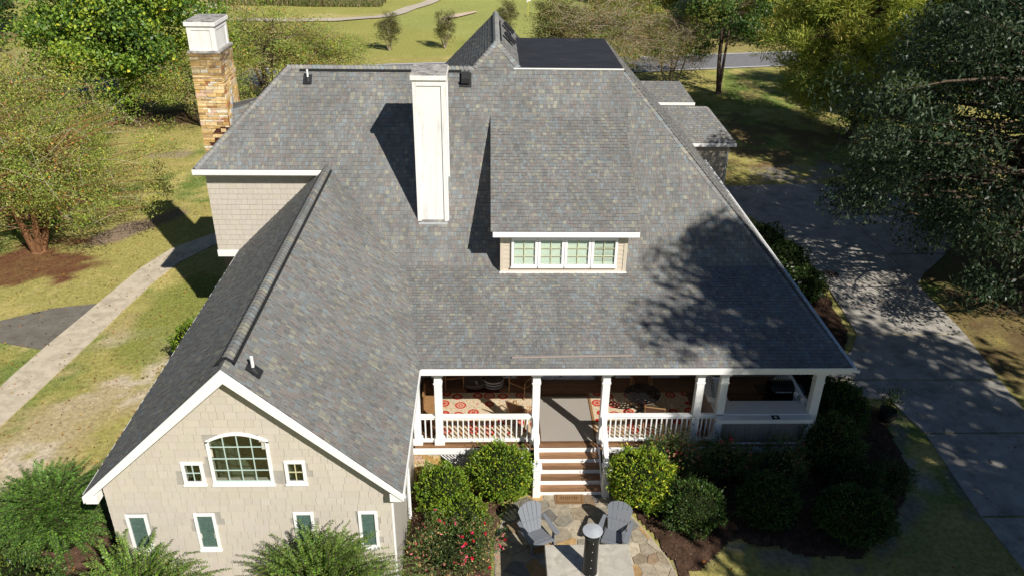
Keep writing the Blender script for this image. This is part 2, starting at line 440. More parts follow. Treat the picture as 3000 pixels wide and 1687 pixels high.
# ================================================================== HOUSE
house = thing('house', 'grey shingled house with tan shake gable wing, white trim and a front porch', 'house', (0, 24, 0))
CEN = lambda vs: np.mean(np.array(vs), axis=0)
def clip(poly, hull):
    out = [tuple(p) for p in poly]
    m = len(hull)
    for i in range(m):
        ax, ay = hull[i]; bx, by = hull[(i + 1) % m]
        ex, ey = bx - ax, by - ay
        inp = out; out = []
        for j in range(len(inp)):
            p = inp[j]; q = inp[(j + 1) % len(inp)]
            dp = ex * (p[1] - ay) - ey * (p[0] - ax); dq = ex * (q[1] - ay) - ey * (q[0] - ax)
            if dp >= 0: out.append(p)
            if (dp > 1e-9 and dq < -1e-9) or (dp < -1e-9 and dq > 1e-9):
                t = dp / (dp - dq); out.append((p[0] + t * (q[0] - p[0]), p[1] + t * (q[1] - p[1])))
        if len(out) < 3: return []
    return out
def ccw(h):
    a = sum(h[i][0] * h[(i + 1) % len(h)][1] - h[(i + 1) % len(h)][0] * h[i][1] for i in range(len(h)))
    return h if a > 0 else h[::-1]
def area2(p):
    return abs(sum(p[i][0] * p[(i + 1) % len(p)][1] - p[(i + 1) % len(p)][0] * p[i][1] for i in range(len(p)))) / 2
def pieces_on(O, u, v, hull, e, wlo, whi, tone, thick, rng, keep=None, phase=0.0, gap=0.004, lift=0.004):
    """rows of overlapping tabs on a plane; returns [(verts, faces, colour, score)]."""
    O = np.array(O, float); u = np.array(u, float); v = np.array(v, float); n = np.cross(u, v)
    hull = ccw([tuple(h) for h in hull])
    us = [h[0] for h in hull]; vs = [h[1] for h in hull]
    res = []
    k0 = int(math.floor((min(vs) - phase) / e))
    k1 = int(math.ceil((max(vs) - phase) / e))
    for k in range(k0, k1):
        a = min(us) - rng.random() * whi; vb = phase + k * e
        while a < max(us):
            wd = rng.uniform(wlo, whi)
            q = [(a + gap / 2, vb), (a + wd - gap / 2, vb), (a + wd - gap / 2, vb + e), (a + gap / 2, vb + e)]
            a += wd
            c = clip(q, hull)
            if len(c) < 3 or area2(c) < 2e-4: continue
            cu = sum(p[0] for p in c) / len(c); cv = sum(p[1] for p in c) / len(c)
            W = O + u * cu + v * cv
            if keep is not None and not keep(W): continue
            th = thick(rng)
            top = [O + u * p[0] + v * p[1] + n * (lift + th * max(0.12, 1 - (p[1] - vb) / e)) for p in c]
            bot = [O + u * p[0] + v * p[1] for p in c]
            m = len(c)
            fs = [(i, i + m, (i + 1) % m + m, (i + 1) % m) for i in range(m)]
            d = CAM - W; dd = np.linalg.norm(d)
            sc = area2(c) * max(0.0, (d @ n) / dd) / dd ** 2
            res.append((top + bot, [tuple(range(m))], tone(rng), sc, W, fs))
    return res
TONES = np.array([(0.205, 0.206, 0.200), (0.214, 0.194, 0.180), (0.204, 0.230, 0.238), (0.268, 0.262, 0.216), (0.172, 0.173, 0.172)])
def rtone(r):
    return TONES[r.choice(5, p=[0.46, 0.21, 0.12, 0.11, 0.10])] * r.uniform(0.88, 1.12)
def rthick(r):
    return r.choice([0.007, 0.017])
def put(b, p, edge=None):
    b.add(p[0], p[1], p[2])
    n0 = len(b.v) - len(p[0])
    for f in p[5]:
        b.f.append([n0 + i for i in f]); b.c.append(p[2] if edge is None else edge)
EDGE = (0.045, 0.044, 0.044)      # cut asphalt edge of a tab
rs = np.random.default_rng(11)
ROOF = []      # (roof part, pieces)
def slab(name, poly3, t=0.14, label=None):
    n = np.cross(np.array(poly3[1]) - np.array(poly3[0]), np.array(poly3[2]) - np.array(poly3[1])); n /= np.linalg.norm(n)
    if n[2] < 0: poly3 = poly3[::-1]; n = -n
    o = MB((0.07, 0.068, 0.068)).prism(poly3, -n * t).build(name, M['sheath'], house)
    if label: o['label'] = label
    return o
unit = lambda a: np.array(a, float) / np.linalg.norm(a)

# ---- front roof: shallow porch slope, then the steep main slope
ZB = 4.5; YB = 23.2; YE = 18.45; ZE = 3.75
sl = (ZB - ZE) / (YB - YE)
porch_roof = slab('roof_slope', [(-2.3, YE, ZE), (10.05, YE, ZE), (9.32, YB, ZB), (-2.9, YB, ZB)], 0.12)
vl = unit((0, 1, sl)); L1 = (YB - YE) * math.hypot(1, sl)
ROOF.append((porch_roof, pieces_on((0, YE, ZE), (1, 0, 0), vl, [(-2.35, -0.03), (10.07, -0.03), (9.35, L1 + 0.13), (-2.97, L1 + 0.13)], L1 / 34, 0.065, 0.15, lambda r: rtone(r) * 1.1, lambda r: r.choice([0.005, 0.012]), rs)))
ZR = 9.65; YR = 28.35
main_roof = slab('roof_slope', [(-9.76, 25.57, 6.87), (-5.2, 25.57, 6.87), (-2.68, 23.2, 4.5), (9.32, 23.2, 4.5), (4.69, 28.3, 9.6), (-6.95, 28.35, 9.65)], 0.16)
vm = unit((0, 1, 1)); r2 = math.sqrt(2)
em = (25.57 - 23.2) * r2 / 23
H2 = [(-9.8, (25.57 - YB) * r2), (-2.75, 0), (9.32, 0), (4.69, 5.1 * r2), (-6.95, 5.15 * r2)]
def keep_main(Wp):
    return Wp[1] > 25.57 - 0.02 or Wp[0] > -5.4 + (25.57 - Wp[1]) / 2.4 * 2.6 - 0.12
ROOF.append((main_roof, pieces_on((0, YB, ZB), (1, 0, 0), vm, H2, em, 0.065, 0.15, rtone, rthick, rs, keep_main)))
# little triangle running up to the rear gable's apex
tri = [(-0.5, 5.15 * r2), (1.1, 5.1 * r2), (0.28, 5.92 * r2)]
ROOF.append((main_roof, pieces_on((0, YB, ZB), (1, 0, 0), vm, tri, em, 0.065, 0.15, rtone, rthick, rs)))
# ---- right side slope (seen edge-on)
sR = 1.1; vr = unit((-1, 0, sR)); kR = math.hypot(1, sR)
right_roof = slab('roof_slope', [(10.05, YE, ZE), (10.05, 39.0, ZE), (4.69, 33.7, 9.63), (4.69, 28.3, 9.63), (9.32, 23.2, 4.54)], 0.14)
s1 = (10.05 - 9.32) * kR; s2 = (10.05 - 4.69) * kR
ROOF.append((right_roof, pieces_on((10.05, 0, ZE), (0, 1, 0), vr, [(YE, 0), (39, 0), (38.3, s1), (23.2, s1)], s1 / 7, 0.08, 0.18, rtone, rthick, rs)))
ROOF.append((right_roof, pieces_on((10.05, 0, ZE), (0, 1, 0), vr, [(23.2, s1), (38.3, s1), (33.7, s2), (28.3, s2)], (s2 - s1) / 49, 0.08, 0.18, rtone, rthick, rs)))
# ---- left hip face
vL = unit((1, 0, 1))
left_roof = slab('roof_slope', [(-9.76, 31.13, 6.87), (-9.76, 25.57, 6.87), (-6.95, 28.35, 9.65)], 0.14)
ROOF.append((left_roof, pieces_on((-9.76, 0, 6.87), (0, -1, 0), vL, [(-31.13, 0), (-25.57, 0), (-28.35, 2.8 * r2)], 0.1445, 0.065, 0.15, rtone, rthick, rs)))
# ---- back slope, flat deck
slab('roof_slope', [(-6.95, 28.35, 9.65), (0.9, 28.35, 9.65), (0.9, 31.13, 6.87), (-9.76, 31.13, 6.87)], 0.14)
deck = MB().box(0.9, 4.70, 28.28, 33.7, 9.50, 9.64).build('flat_roof', M['membrane'], house)
deck['label'] = 'flat black rubber roof deck'
MB().box(0.86, 4.72, 28.25, 28.28, 9.605, 9.65).build('drip_edge', M['white'], house)
MB((.02, .02, .022)).box(0.92, 4.68, 28.285, 28.52, 9.642, 9.656).build('membrane_strip', M['membrane'], house)
# ---- rear gable with its own ridge
t2 = 2.42
rear_l = slab('roof_slope', [(0.28, 29.12, 10.42), (0.28, 35.1, 10.42), (0.28 - t2, 35.1, 8.0), (0.28 - t2, 30.0, 8.0), (-0.49, 28.35, 9.65)], 0.12)
ROOF.append((rear_l, pieces_on((0.28, 0, 10.42), (0, -1, 0), unit((1, 0, 1)), [(-29.12, 0), (-28.35, -0.77 * r2), (-30.0, -t2 * r2), (-35.1, -t2 * r2), (-35.1, 0)], 0.145, 0.065, 0.15, rtone, rthick, rs)))
rear_r = slab('roof_slope', [(0.28, 35.1, 10.42), (0.28, 29.12, 10.42), (1.08, 28.3, 9.62), (1.3, 35.1, 9.4)], 0.12)
ROOF.append((rear_r, pieces_on((0.28, 0, 10.42), (0, 1, 0), unit((-1, 0, 1)), [(29.12, 0), (28.3, -0.8 * r2), (35.1, -0.82 * r2), (35.1, 0)], 0.145, 0.065, 0.15, rtone, rthick, rs)))
# ---- wing gable roof
XW = -5.34; ZW = 7.0; HW = 3.44; sW = 0.945; YW = 13.55; zWe = ZW - HW * sW; kW = math.hypot(1, sW)
wing_r = slab('roof_slope', [(XW, YW, ZW), (XW + HW, YW, zWe), (XW + HW, 18.6, zWe), (-2.6, 23.3, ZW - (-2.6 - XW) * sW), (XW, 25.8, ZW)], 0.14)
def keep_wr(Wp):
    if Wp[1] < 18.5: return True
    if Wp[1] < 23.2: return Wp[0] < -1.9 - (Wp[1] - 18.45) / 4.75 * 0.78 + 0.12
    return True
ROOF.append((wing_r, pieces_on((XW, 0, ZW), (0, 1, 0), unit((-1, 0, sW)), [(YW - 0.02, 0), (25.8, 0), (22.42, -HW * kW - 0.02), (YW - 0.02, -HW * kW - 0.02)], HW * kW / 33, 0.065, 0.15, rtone, rthick, rs, keep_wr)))
wing_l = slab('roof_slope', [(XW, 26.2, ZW), (XW - HW, 26.2, zWe), (XW - HW, YW, zWe), (XW, YW, ZW)], 0.14)
ROOF.append((wing_l, pieces_on((XW, 0, ZW), (0, -1, 0), unit((1, 0, sW)), [(-YW + 0.02, 0), (-26.0, 0), (-26.0, -HW * kW - 0.02), (-YW + 0.02, -HW * kW - 0.02)], HW * kW / 33, 0.065, 0.15, rtone, rthick, rs)))
# ---- dormer
DY = 22.9; DX0 = 0.36; DX1 = 4.36; dz0 = 6.0; dy0 = 22.55; dy1 = 27.05; dz1 = 8.35
sD = (dz1 - dz0) / (dy1 - dy0); kD = math.hypot(1, sD)
dorm_r = slab('roof_slope', [(0.08, dy0, dz0), (4.64, dy0, dz0), (4.64, dy1, dz1), (0.08, dy1, dz1)], 0.10)
ROOF.append((dorm_r, pieces_on((0, dy0, dz0), (1, 0, 0), unit((0, 1, sD)), [(0.06, -0.02), (4.66, -0.02), (4.66, 4.5 * kD + 0.1), (0.06, 4.5 * kD + 0.1)], 4.5 * kD / 36, 0.065, 0.15, rtone, rthick, rs)))
# ---- garage bump roofs on the far right
def hip_block(x0, x1, yf, ze, rise, label):
    s = rise[1]; dpt = rise[0]
    a = slab('roof_slope', [(x0, yf, ze), (x1, yf, ze), (x1 - label, yf + dpt, ze + dpt * s), (x0, yf + dpt, ze + dpt * s)], 0.1)
    k = math.hypot(1, s)
    ROOF.append((a, pieces_on((0, yf, ze), (1, 0, 0), unit((0, 1, s)), [(x0, -0.02), (x1, -0.02), (x1 - label, dpt * k), (x0, dpt * k)], 0.145, 0.065, 0.15, rtone, rthick, rs)))
    b = slab('roof_slope', [(x1, yf, ze), (x1, yf + 2 * dpt, ze), (x1 - label, yf + dpt, ze + dpt * s)], 0.1)
    slab('roof_slope', [(x1, yf + 2 * dpt, ze), (x0, yf + 2 * dpt, ze), (x0, yf + dpt, ze + dpt * s), (x1 - label, yf + dpt, ze + dpt * s)], 0.1)
    return a
hip_block(8.2, 13.22, 41.35, 2.83, (2.25, 0.6), 1.2)
hip_block(8.0, 12.46, 48.14, 3.22, (1.49, 0.6), 0.68)

# every single tab: the 300 that show largest are objects, the rest one mesh
allp = [(p[3], part, p) for part, ps in ROOF for p in ps]
allp.sort(key=lambda t: -t[0])
for sc, part, p in allp[:300]:
    b = MB(); put(b, p, EDGE); b.build('shingle', M['shingle'], part)
b = MB()
for sc, part, p in allp[300:]:
    put(b, p, EDGE)
tag(b.build('shingle_field', M['shingle'], house), kind='stuff')

# ---- ridge and hip caps
def caps(p, q, da, db, parent, step=0.145, half=0.15, lap=0.2, h0=0.035, arch=0.012):
    """folded cap pieces from p up to q; da, db point down the two slopes."""
    p = np.array(p, float); q = np.array(q, float); d = q - p; Lr = np.linalg.norm(d); d /= Lr
    da = np.array(da, float); db = np.array(db, float)
    da = unit(da - d * (da @ d)); db = unit(db - d * (db @ d))
    up = -unit(da + db) if np.linalg.norm(da + db) > 1e-3 else np.array([0, 0, 1.0])
    n = int(Lr / step)
    for i in range(n):
        a = p + d * (i * step); z0 = h0; z1 = h0 * 0.35
        vs = []
        for (s, z) in ((a, z0), (a + d * lap, z1)):
            vs += [s + da * half + up * z, s + da * half * 0.35 + up * (z + arch * 0.8), s + db * half * 0.35 + up * (z + arch * 0.8), s + db * half + up * z]
        lo = [vs[0] - up * z0 * 0.9, vs[3] - up * z0 * 0.9, vs[4] - up * z0 * 0.6, vs[7] - up * z0 * 0.6]
        fs = [(0, 1, 5, 4), (1, 2, 6, 5), (2, 3, 7, 6), (0, 8, 9, 3, 2, 1), (0, 4, 10, 8), (3, 9, 11, 7)]
        b = MB(); b.add(vs + lo, fs, TONES[rs.choice(5, p=[0.55, 0.12, 0.1, 0.18, 0.05])] * rs.uniform(1.1, 1.35))
        b.c[3] = tuple(np.array(b.c[0]) * 0.45)
        b.build('ridge_cap', M['shingle'], parent)
caps((10.0, 18.5, 3.76), (9.32, 23.2, 4.5), (-0.3, -1, -sl), (1, 0.1, -sR), right_roof, step=0.16)
caps((9.32, 23.2, 4.5), (4.75, 28.28, 9.58), (0, -1, -1), (1, 0, -sR), right_roof)
caps((-9.72, 25.6, 6.9), (-6.95, 28.35, 9.65), (0, -1, -1), (-1, 0, -1), left_roof)
caps((-6.95, 28.35, 9.65), (-0.5, 28.35, 9.65), (0, -1, -1), (0, 1, -1), main_roof, half=0.17, h0=0.07)
caps((-0.55, 28.33, 9.65), (0.28, 29.12, 10.42), (0, -1, -1), (-1, 0, -1), rear_l)
caps((1.08, 28.33, 9.66), (0.28, 29.12, 10.42), (0, -1, -1), (1, 0, -1), rear_r)
caps((0.28, 35.1, 10.42), (0.28, 29.1, 10.42), (1, 0, -1), (-1, 0, -1), rear_r, half=0.17, h0=0.06)
caps((XW, YW + 0.35, ZW + 0.03), (XW, 25.75, ZW + 0.03), (-1, 0, -sW), (1, 0, -sW), wing_r, half=0.16, h0=0.05, arch=0.018)
caps((13.17, 41.4, 2.87), (12.02, 43.6, 4.18), (0, -1, -.6), (1, 0, -1.1), house, step=0.17)
caps((8.4, 43.6, 4.18), (12.05, 43.6, 4.18), (0, -1, -.6), (0, 1, -.6), house, step=0.2)
# black vent strips under the ridge caps
def vent(p, q, off):
    MB().beam(np.array(p) + off, np.array(q) + off, 0.035, 0.075).build('ridge_vent', M['blackplastic'], house)
vent((XW + 0.155, YW + 0.33, ZW - 0.10), (XW + 0.155, 25.4, ZW - 0.10), np.zeros(3))
vent((XW - 0.14, YW + 0.33, ZW - 0.115), (XW - 0.14, 25.4, ZW - 0.115), np.zeros(3))
MB().beam((XW - 0.19, YW + 0.345, ZW - 0.09), (XW, YW + 0.345, ZW + 0.05), 0.03, 0.05).beam((XW, YW + 0.345, ZW + 0.05), (XW + 0.19, YW + 0.345, ZW - 0.09), 0.03, 0.05).build('vent_end', M['blackplastic'], house)
vent((-6.5, 28.17, 9.545), (-0.95, 28.17, 9.545), np.zeros(3))
MB().beam((0.45, 29.6, 10.31), (0.45, 33.6, 10.31), 0.03, 0.06).build('ridge_vent', M['blackplastic'], house)

# ---- walls
def wallbox(x0, x1, y0, y1, z0, z1, m='wallbase', name='wall', label=None):
    o = MB().box(x0, x1, y0, y1, z0, z1).build(name, M[m], house)
    if label: o['label'] = label
    return o
wallbox(-2.4, 9.55, 22.2, 36.5, 0, 3.55)
wallbox(-9.2, -2.4, 26.55, 30.7, 0, 3.5)
wallbox(-9.52, -5.4, 26.0, 30.7, 3.55, 6.62)
wallbox(-5.4, 6.9, 26.6, 30.7, 3.55, 6.7)
wallbox(8.5, 12.92, 41.65, 45.4, 0, 2.75)
wallbox(8.5, 12.2, 48.4, 50.5, 0, 3.12)
wallbox(9.0, 10.0, 36.5, 47.6, 0, 3.0)
# wing side and back walls (hollow)
WX0, WX1, WY = -8.5, -2.2, 13.85
MB().box(WX0, WX0 + 0.15, WY + 0.15, 26.4, 0, 3.55).build('wall', M['shake'], house).data  # left side
side_wall = MB((0.44, 0.41, 0.365)).box(WX1 - 0.15, WX1, WY + 0.15, 22.2, 0, 3.72).build('wall', M['shake'], house)
# front gable wall with its openings
SHC = np.array((0.51, 0.465, 0.40))
def stone_tone(r): return SHC * r.uniform(0.965, 1.03) * np.array((1, r.uniform(0.985, 1.01), r.uniform(0.97, 1.02)))
zt = lambda x: ZW - abs(x - XW) * sW - 0.13
GAB = [(WX0, 0), (WX1, 0), (WX1, zt(WX1)), (XW, zt(XW)), (WX0, zt(WX0))]
WIN = dict(arch=(-6.06, -4.72, 3.78, 5.21), sql=(-6.69, -6.21, 3.79, 4.41), sqr=(-4.46, -4.0, 3.79, 4.43),
           l1=(-8.18, -7.70, 1.83, 2.91), l2=(-6.66, -6.18, 1.83, 2.93), l3=(-4.43, -3.97, 1.84, 2.95), l4=(-2.97, -2.53, 1.85, 2.96))
def arch_z(x):
    t = (x - (-5.39)) / 0.67
    return 5.21 - 0.20 * t * t - 0.02 * abs(t)
xs = sorted({WX0, WX1} | {w_[0] + 0.05 for w_ in WIN.values()} | {w_[1] - 0.05 for w_ in WIN.values()})
zs = sorted({0.0, 6.9} | {w_[2] + 0.05 for w_ in WIN.values()} | {w_[3] - 0.05 for w_ in WIN.values()})
gw = MB((0.44, 0.41, 0.365))
for i in range(len(xs) - 1):
    for j in range(len(zs) - 1):
        cx, cz = (xs[i] + xs[i + 1]) / 2, (zs[j] + zs[j + 1]) / 2
        if any(w_[0] < cx < w_[1] and w_[2] < cz < w_[3] for w_ in WIN.values()): continue
        c = clip([(xs[i], zs[j]), (xs[i + 1], zs[j]), (xs[i + 1], zs[j + 1]), (xs[i], zs[j + 1])], GAB)
        if len(c) >= 3:
            gw.prism([(p[0], WY, p[1]) for p in c], (0, 0.15, 0))
ax = np.linspace(-6.01, -4.77, 9)
for i in range(8):
    gw.prism([(ax[i], WY, arch_z(ax[i])), (ax[i + 1], WY, arch_z(ax[i + 1])), (ax[i + 1], WY, 5.2), (ax[i], WY, 5.2)], (0, 0.15, 0))
gable_wall = gw.build('wall', M['wallbase'], house)
gable_wall['label'] = 'tan shake gable wall of the wing'
def hit(Wp, m=0.0):
    for k, w_ in WIN.items():
        if w_[0] - m < Wp[0] < w_[1] + m and w_[2] - m < Wp[2] < w_[3] + m:
            if k == 'arch' and Wp[2] > arch_z(Wp[0]) + 0.03: continue
            return True
    return False
shk = [(gable_wall, p) for p in pieces_on((0, WY, 0), (1, 0, 0), (0, 0, 1), GAB, 0.198, 0.13, 0.40, stone_tone, lambda r: r.uniform(0.010, 0.017), np.random.default_rng(5), lambda W_: not hit(W_, 0.02), gap=0.006)]
upper = MB((0.44, 0.41, 0.365)).box(-9.53, -4.6, 25.985, 26.0, 3.75, 6.62).build('wall', M['wallbase'], house)
upper['label'] = 'tan shake wall above the white band'
shk += [(upper, p) for p in pieces_on((0, 25.985, 3.76), (1, 0, 0), (0, 0, 1), [(-9.53, 0), (-4.6, 0), (-4.6, 2.85), (-9.53, 2.85)], 0.19, 0.13, 0.36, stone_tone, lambda r: r.uniform(0.010, 0.018), np.random.default_rng(6), gap=0.006)]
shk.sort(key=lambda t: -t[1][3])
for part, p in shk[:300]:
    b = MB(); put(b, p); b.build('wall_shake', M['shake'], part)
b = MB()
for part, p in shk[300:]:
    put(b, p)
tag(b.build('shake_field', M['shake'], house), kind='stuff')

# ---- white trim: fascias, rakes, bands
def trim(name, *boxes):
    b = MB()
    for bx in boxes: b.box(*bx)
    return b.build(name, M['white'], house, bevel=0.006)
trim('fascia', (-1.86, 10.09, YE - 0.045, YE - 0.002, ZE - 0.21, ZE - 0.012))
trim('fascia', (10.06, 10.10, YE + 0.0, 36.0, ZE - 0.20, ZE - 0.012))
MB().tube([(10.16, YE - 0.02, ZE - 0.06), (10.16, 36, ZE - 0.06)], 0.05, 6).build('gutter', M['white'], house)
MB().beam((10.0, YE - 0.03, ZE - 0.07), (10.28, YE - 0.03, ZE - 0.13), 0.06, 0.08).build('gutter_end', M['white'], house)
trim('fascia', (-9.80, -5.2, 25.53, 25.572, 6.68, 6.86))
trim('soffit', (-9.76, -5.2, 25.58, 26.0, 6.64, 6.68))
trim('frieze_band', (-9.56, -5.35, 25.95, 25.985, 3.5, 3.75))
trim('fascia', (0.12, 4.64, dy0 - 0.04, dy0 - 0.003, dz0 - 0.19, dz0 - 0.02))
trim('soffit', (0.12, 4.60, dy0 + 0.0, DY, dz0 - 0.19, dz0 - 0.17))
trim('fascia', (8.2, 13.26, 41.30, 41.345, 2.63, 2.81))
trim('fascia', (8.0, 12.5, 48.09, 48.135, 3.02, 3.20))
trim('fascia', (XW + HW + 0.005, XW + HW + 0.045, YW + 0.05, 18.4, zWe - 0.19, zWe - 0.02))
trim('fascia', (XW - HW - 0.045, XW - HW - 0.005, YW + 0.05, 25.5, zWe - 0.19, zWe - 0.02))
def rake(sgn):
    e = np.array((XW + sgn * (HW + 0.03), YW, zWe - 0.03)); t = np.array((XW, YW, ZW - 0.0))
    d = t - e; h = 0.25
    poly = [(e[0], YW - 0.03, e[2] - 0.005), (t[0], YW - 0.03, t[2] - 0.005), (t[0], YW - 0.03, t[2] - h * 1.35), (e[0], YW - 0.03, e[2] - 0.2), ]
    if sgn > 0: poly = poly[::-1]
    poly = poly[::-1]
    MB().prism(poly, (0, 0.04, 0)).build('rake_board', M['white'], house, bevel=0.006)
rake(-1); rake(1)
# boxed eave returns and soffits under the rakes
trim('eave_return', (XW - HW - 0.01, WX0 - 0.02, YW + 0.012, WY - 0.02, zWe - 0.27, zWe - 0.05))
trim('eave_return', (WX1 + 0.02, XW + HW + 0.0, YW + 0.012, WY + 0.1, zWe - 0.27, zWe - 0.05))
for sg in (-1, 1):
    MB().prism([(XW, YW + 0.012, ZW - 0.16), (XW + sg * HW, YW + 0.012, zWe - 0.16), (XW + sg * HW, WY - 0.005, zWe - 0.16), (XW, WY - 0.005, ZW - 0.16)][::sg], (0, 0, -0.02)).build('soffit', M['taupe'], house)
trim('corner_board', (WX1 - 0.02, WX1 + 0.035, WY + 0.02, WY + 0.14, 0.0, 3.4))
MB().tube([(WX1 + 0.07, 16.5, 0.2), (WX1 + 0.07, 16.5, 3.4)], 0.05, 6).build('downspout', M['white'], house)
for px in (XW + HW + 0.03, ):
    MB().lathe([(0.02, 0), (0.05, 0.02), (0.075, 0.12), (0.06, 0.15)], (px - 0.02, YW + 0.12, zWe - 0.33), 10).build('floodlight', M['steel'], house)
MB().lathe([(0.03, 0.0), (0.085, 0.04), (0.06, 0.13)], (XW + 0.14, WY - 0.14, ZW - 0.47), 10).box(XW - 0.1, XW + 0.2, WY - 0.16, WY - 0.02, ZW - 0.33, ZW - 0.29).build('floodlight', mat('brass', (0.5, 0.36, 0.12), 0.35, metal=0.8), house)
# ---- windows of the wing
def window(x0, x1, z0, z1, y, nx, nz, grid='mintgrid', fw=0.075, glass='glass', name='window', room=True, top=None, gridw=0.022):
    f = MB()
    yb = y - 0.045
    zs_ = z1 if top is None else top(x0) - 0.01
    f.box(x0, x0 + fw, yb, y - 0.002, z0, zs_); f.box(x1 - fw, x1, yb, y - 0.002, z0, zs_)
    f.box(x0 + fw, x1 - fw, yb, y - 0.002, z0, z0 + fw)
    if top is None:
        f.box(x0 + fw, x1 - fw, yb, y - 0.002, z1 - fw, z1)
    else:
        xx = np.linspace(x0, x1, 13)
        for i in range(12):
            f.prism([(xx[i], yb, top(xx[i]) - 0.075), (xx[i + 1], yb, top(xx[i + 1]) - 0.075), (xx[i + 1], yb, top(xx[i + 1])), (xx[i], yb, top(xx[i]))], (0, 0.043, 0))
    win = f.build(name, M['white'], house, bevel=0.005)
    MB().box(x0 - 0.02, x1 + 0.02, y - 0.065, y - 0.002, z0 - 0.035, z0 - 0.002).build('sill', M['white'], win)
    ia, ib, ja, jb = x0 + fw, x1 - fw, z0 + fw, z1 - fw
    p = MB()
    if top is None:
        p.box(ia, ib, y - 0.008, y - 0.003, ja, jb)
    else:
        xx = np.linspace(ia, ib, 9)
        pl = [(ia, y - 0.008, ja), (ib, y - 0.008, ja)] + [(x, y - 0.008, top(x) - 0.075) for x in xx[::-1]]
        p.prism(pl, (0, 0.005, 0))
    p.build('pane', M[glass], win)
    if nx:
        g = MB()
        for i in range(1, nx):
            x = ia + (ib - ia) * i / nx; zt_ = jb if top is None else top(x) - 0.075
            g.box(x - gridw / 2, x + gridw / 2, y - 0.022, y - 0.009, ja, zt_)
        for j in range(1, nz):
            z = ja + (jb - ja) * j / nz
            g.box(ia, ib, y - 0.0225, y - 0.0095, z - gridw / 2, z + gridw / 2)
        if nx > 2:
            g.box(ia, ib, y - 0.024, y - 0.009, ja, ja + 0.03)
        g.build('grid', M[grid], win)
    if room:
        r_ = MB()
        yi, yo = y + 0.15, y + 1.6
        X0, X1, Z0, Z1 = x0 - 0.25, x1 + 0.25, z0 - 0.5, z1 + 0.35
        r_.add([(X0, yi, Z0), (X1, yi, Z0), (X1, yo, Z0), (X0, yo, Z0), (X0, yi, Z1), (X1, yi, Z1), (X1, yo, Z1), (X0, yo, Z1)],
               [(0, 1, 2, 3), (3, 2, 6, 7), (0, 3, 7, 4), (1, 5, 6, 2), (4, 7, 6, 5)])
        r_.build('dim_interior', M['room'], win)
        MB().box(x0 + 0.05, x1 - 0.05, y + 0.02, y + 0.15, z0 + 0.0, z0 + 0.04).build('inner_sill', M['mintgrid'], win)
    return win
window(*WIN['arch'], WY, 4, 4, top=arch_z)
window(*WIN['sql'], WY, 2, 2)
window(*WIN['sqr'], WY, 2, 2, grid='brassgrid')
for k in ('l1', 'l2', 'l3', 'l4'):
    window(*WIN[k], WY, 0, 0, glass='frosted', room=False, fw=0.07)

# ---- dormer front
dw = MB((0.62, 0.50, 0.375)).box(DX0, DX1, DY, DY + 0.12, 4.3, 5.85).build('dormer', M['vinyl'], house)
dw['label'] = 'beige sided shed dormer with four windows'
for xs_ in (DX0 + 0.0, DX1 - 0.12):
    MB().prism([(xs_, DY + 0.12, 4.45), (xs_, 26.5, 7.7), (xs_, DY + 0.12, 5.87)], (0.12, 0, 0)).build('cheek_wall', M['vinyl'], dw)
zc = 4.44
wx0, wx1 = 0.70, 4.05
for i in range(9):
    z0 = zc + 0.02 + i * 0.152; z1 = min(z0 + 0.15, 5.83)
    segs = [(DX0 + 0.11, DX1 - 0.11)] if (z0 + 0.02 < 4.62) else [(DX0 + 0.11, wx0 - 0.01), (wx1 + 0.01, DX1 - 0.11)]
    for a, c in segs:
        MB((0.62, 0.50, 0.375)).prism([(a, DY - 0.022, z0), (c, DY - 0.022, z0), (c, DY - 0.006, z1), (a, DY - 0.006, z1)], (0, 0.006, 0)).prism([(a, DY - 0.022, z0), (a, DY - 0.001, z0), (c, DY - 0.001, z0), (c, DY - 0.022, z0)], (0, 0, 0.003)).build('siding_board', M['vinyl'], dw)
for x in (DX0, DX1 - 0.11):
    MB((0.6, 0.47, 0.35)).box(x, x + 0.11, DY - 0.035, DY - 0.001, 4.42, 5.82).build('corner_post', M['vinyl'], dw)
MB().box(DX0 - 0.03, DX1 + 0.03, DY - 0.11, DY - 0.03, 4.435, 4.475).build('flashing', M['oldwhite'], house)
wz0, wz1 = 4.66, 5.66
wpitch = (wx1 - wx0) / 4
for i in range(4):
    a = wx0 + i * wpitch; c = a + wpitch
    win = window(a + 0.005, c - 0.005, wz0, wz1, DY - 0.05, 2, 3, grid='brassgrid', fw=0.085, room=False, name='window', gridw=0.02)
    MB((0.02, 0.022, 0.02)).box(a + 0.09, c - 0.09, DY - 0.012, DY - 0.004, wz0 + 0.08, wz1 - 0.08).build('dim_interior', M['room'], win)  # thin dark sheet stands in for the unlit room behind the blinds
    bl = MB()
    ns = 19; tilt = 0.052 if i < 3 else 0.017
    for k in range(ns):
        z = wz0 + 0.11 + k * (wz1 - wz0 - 0.2) / ns
        bl.prism([(a + 0.1, DY - 0.034, z), (c - 0.1, DY - 0.034, z), (c - 0.1, DY - 0.018, z + tilt), (a + 0.1, DY - 0.018, z + tilt)], (0, 0.002, 0.001))
    bl.box(a + 0.1, c - 0.1, DY - 0.04, DY - 0.016, wz0 + 0.085, wz0 + 0.2 if i < 3 else wz0 + 0.16)
    bl.build('blind', M['blind'], win)

# ---- garage side board siding
for i in range(16):
    z0 = 0.12 + i * 0.16
    MB((0.55, 0.47, 0.38)).prism([(8.6, 41.628, z0), (12.9, 41.628, z0), (12.9, 41.645, z0 + 0.16), (8.6, 41.645, z0 + 0.16)], (0, 0.004, 0)).build('siding_board', M['vinyl'], house)
MB().box(12.88, 12.97, 41.6, 41.7, 0, 2.7).build('corner_board', M['oldwhite'], house)

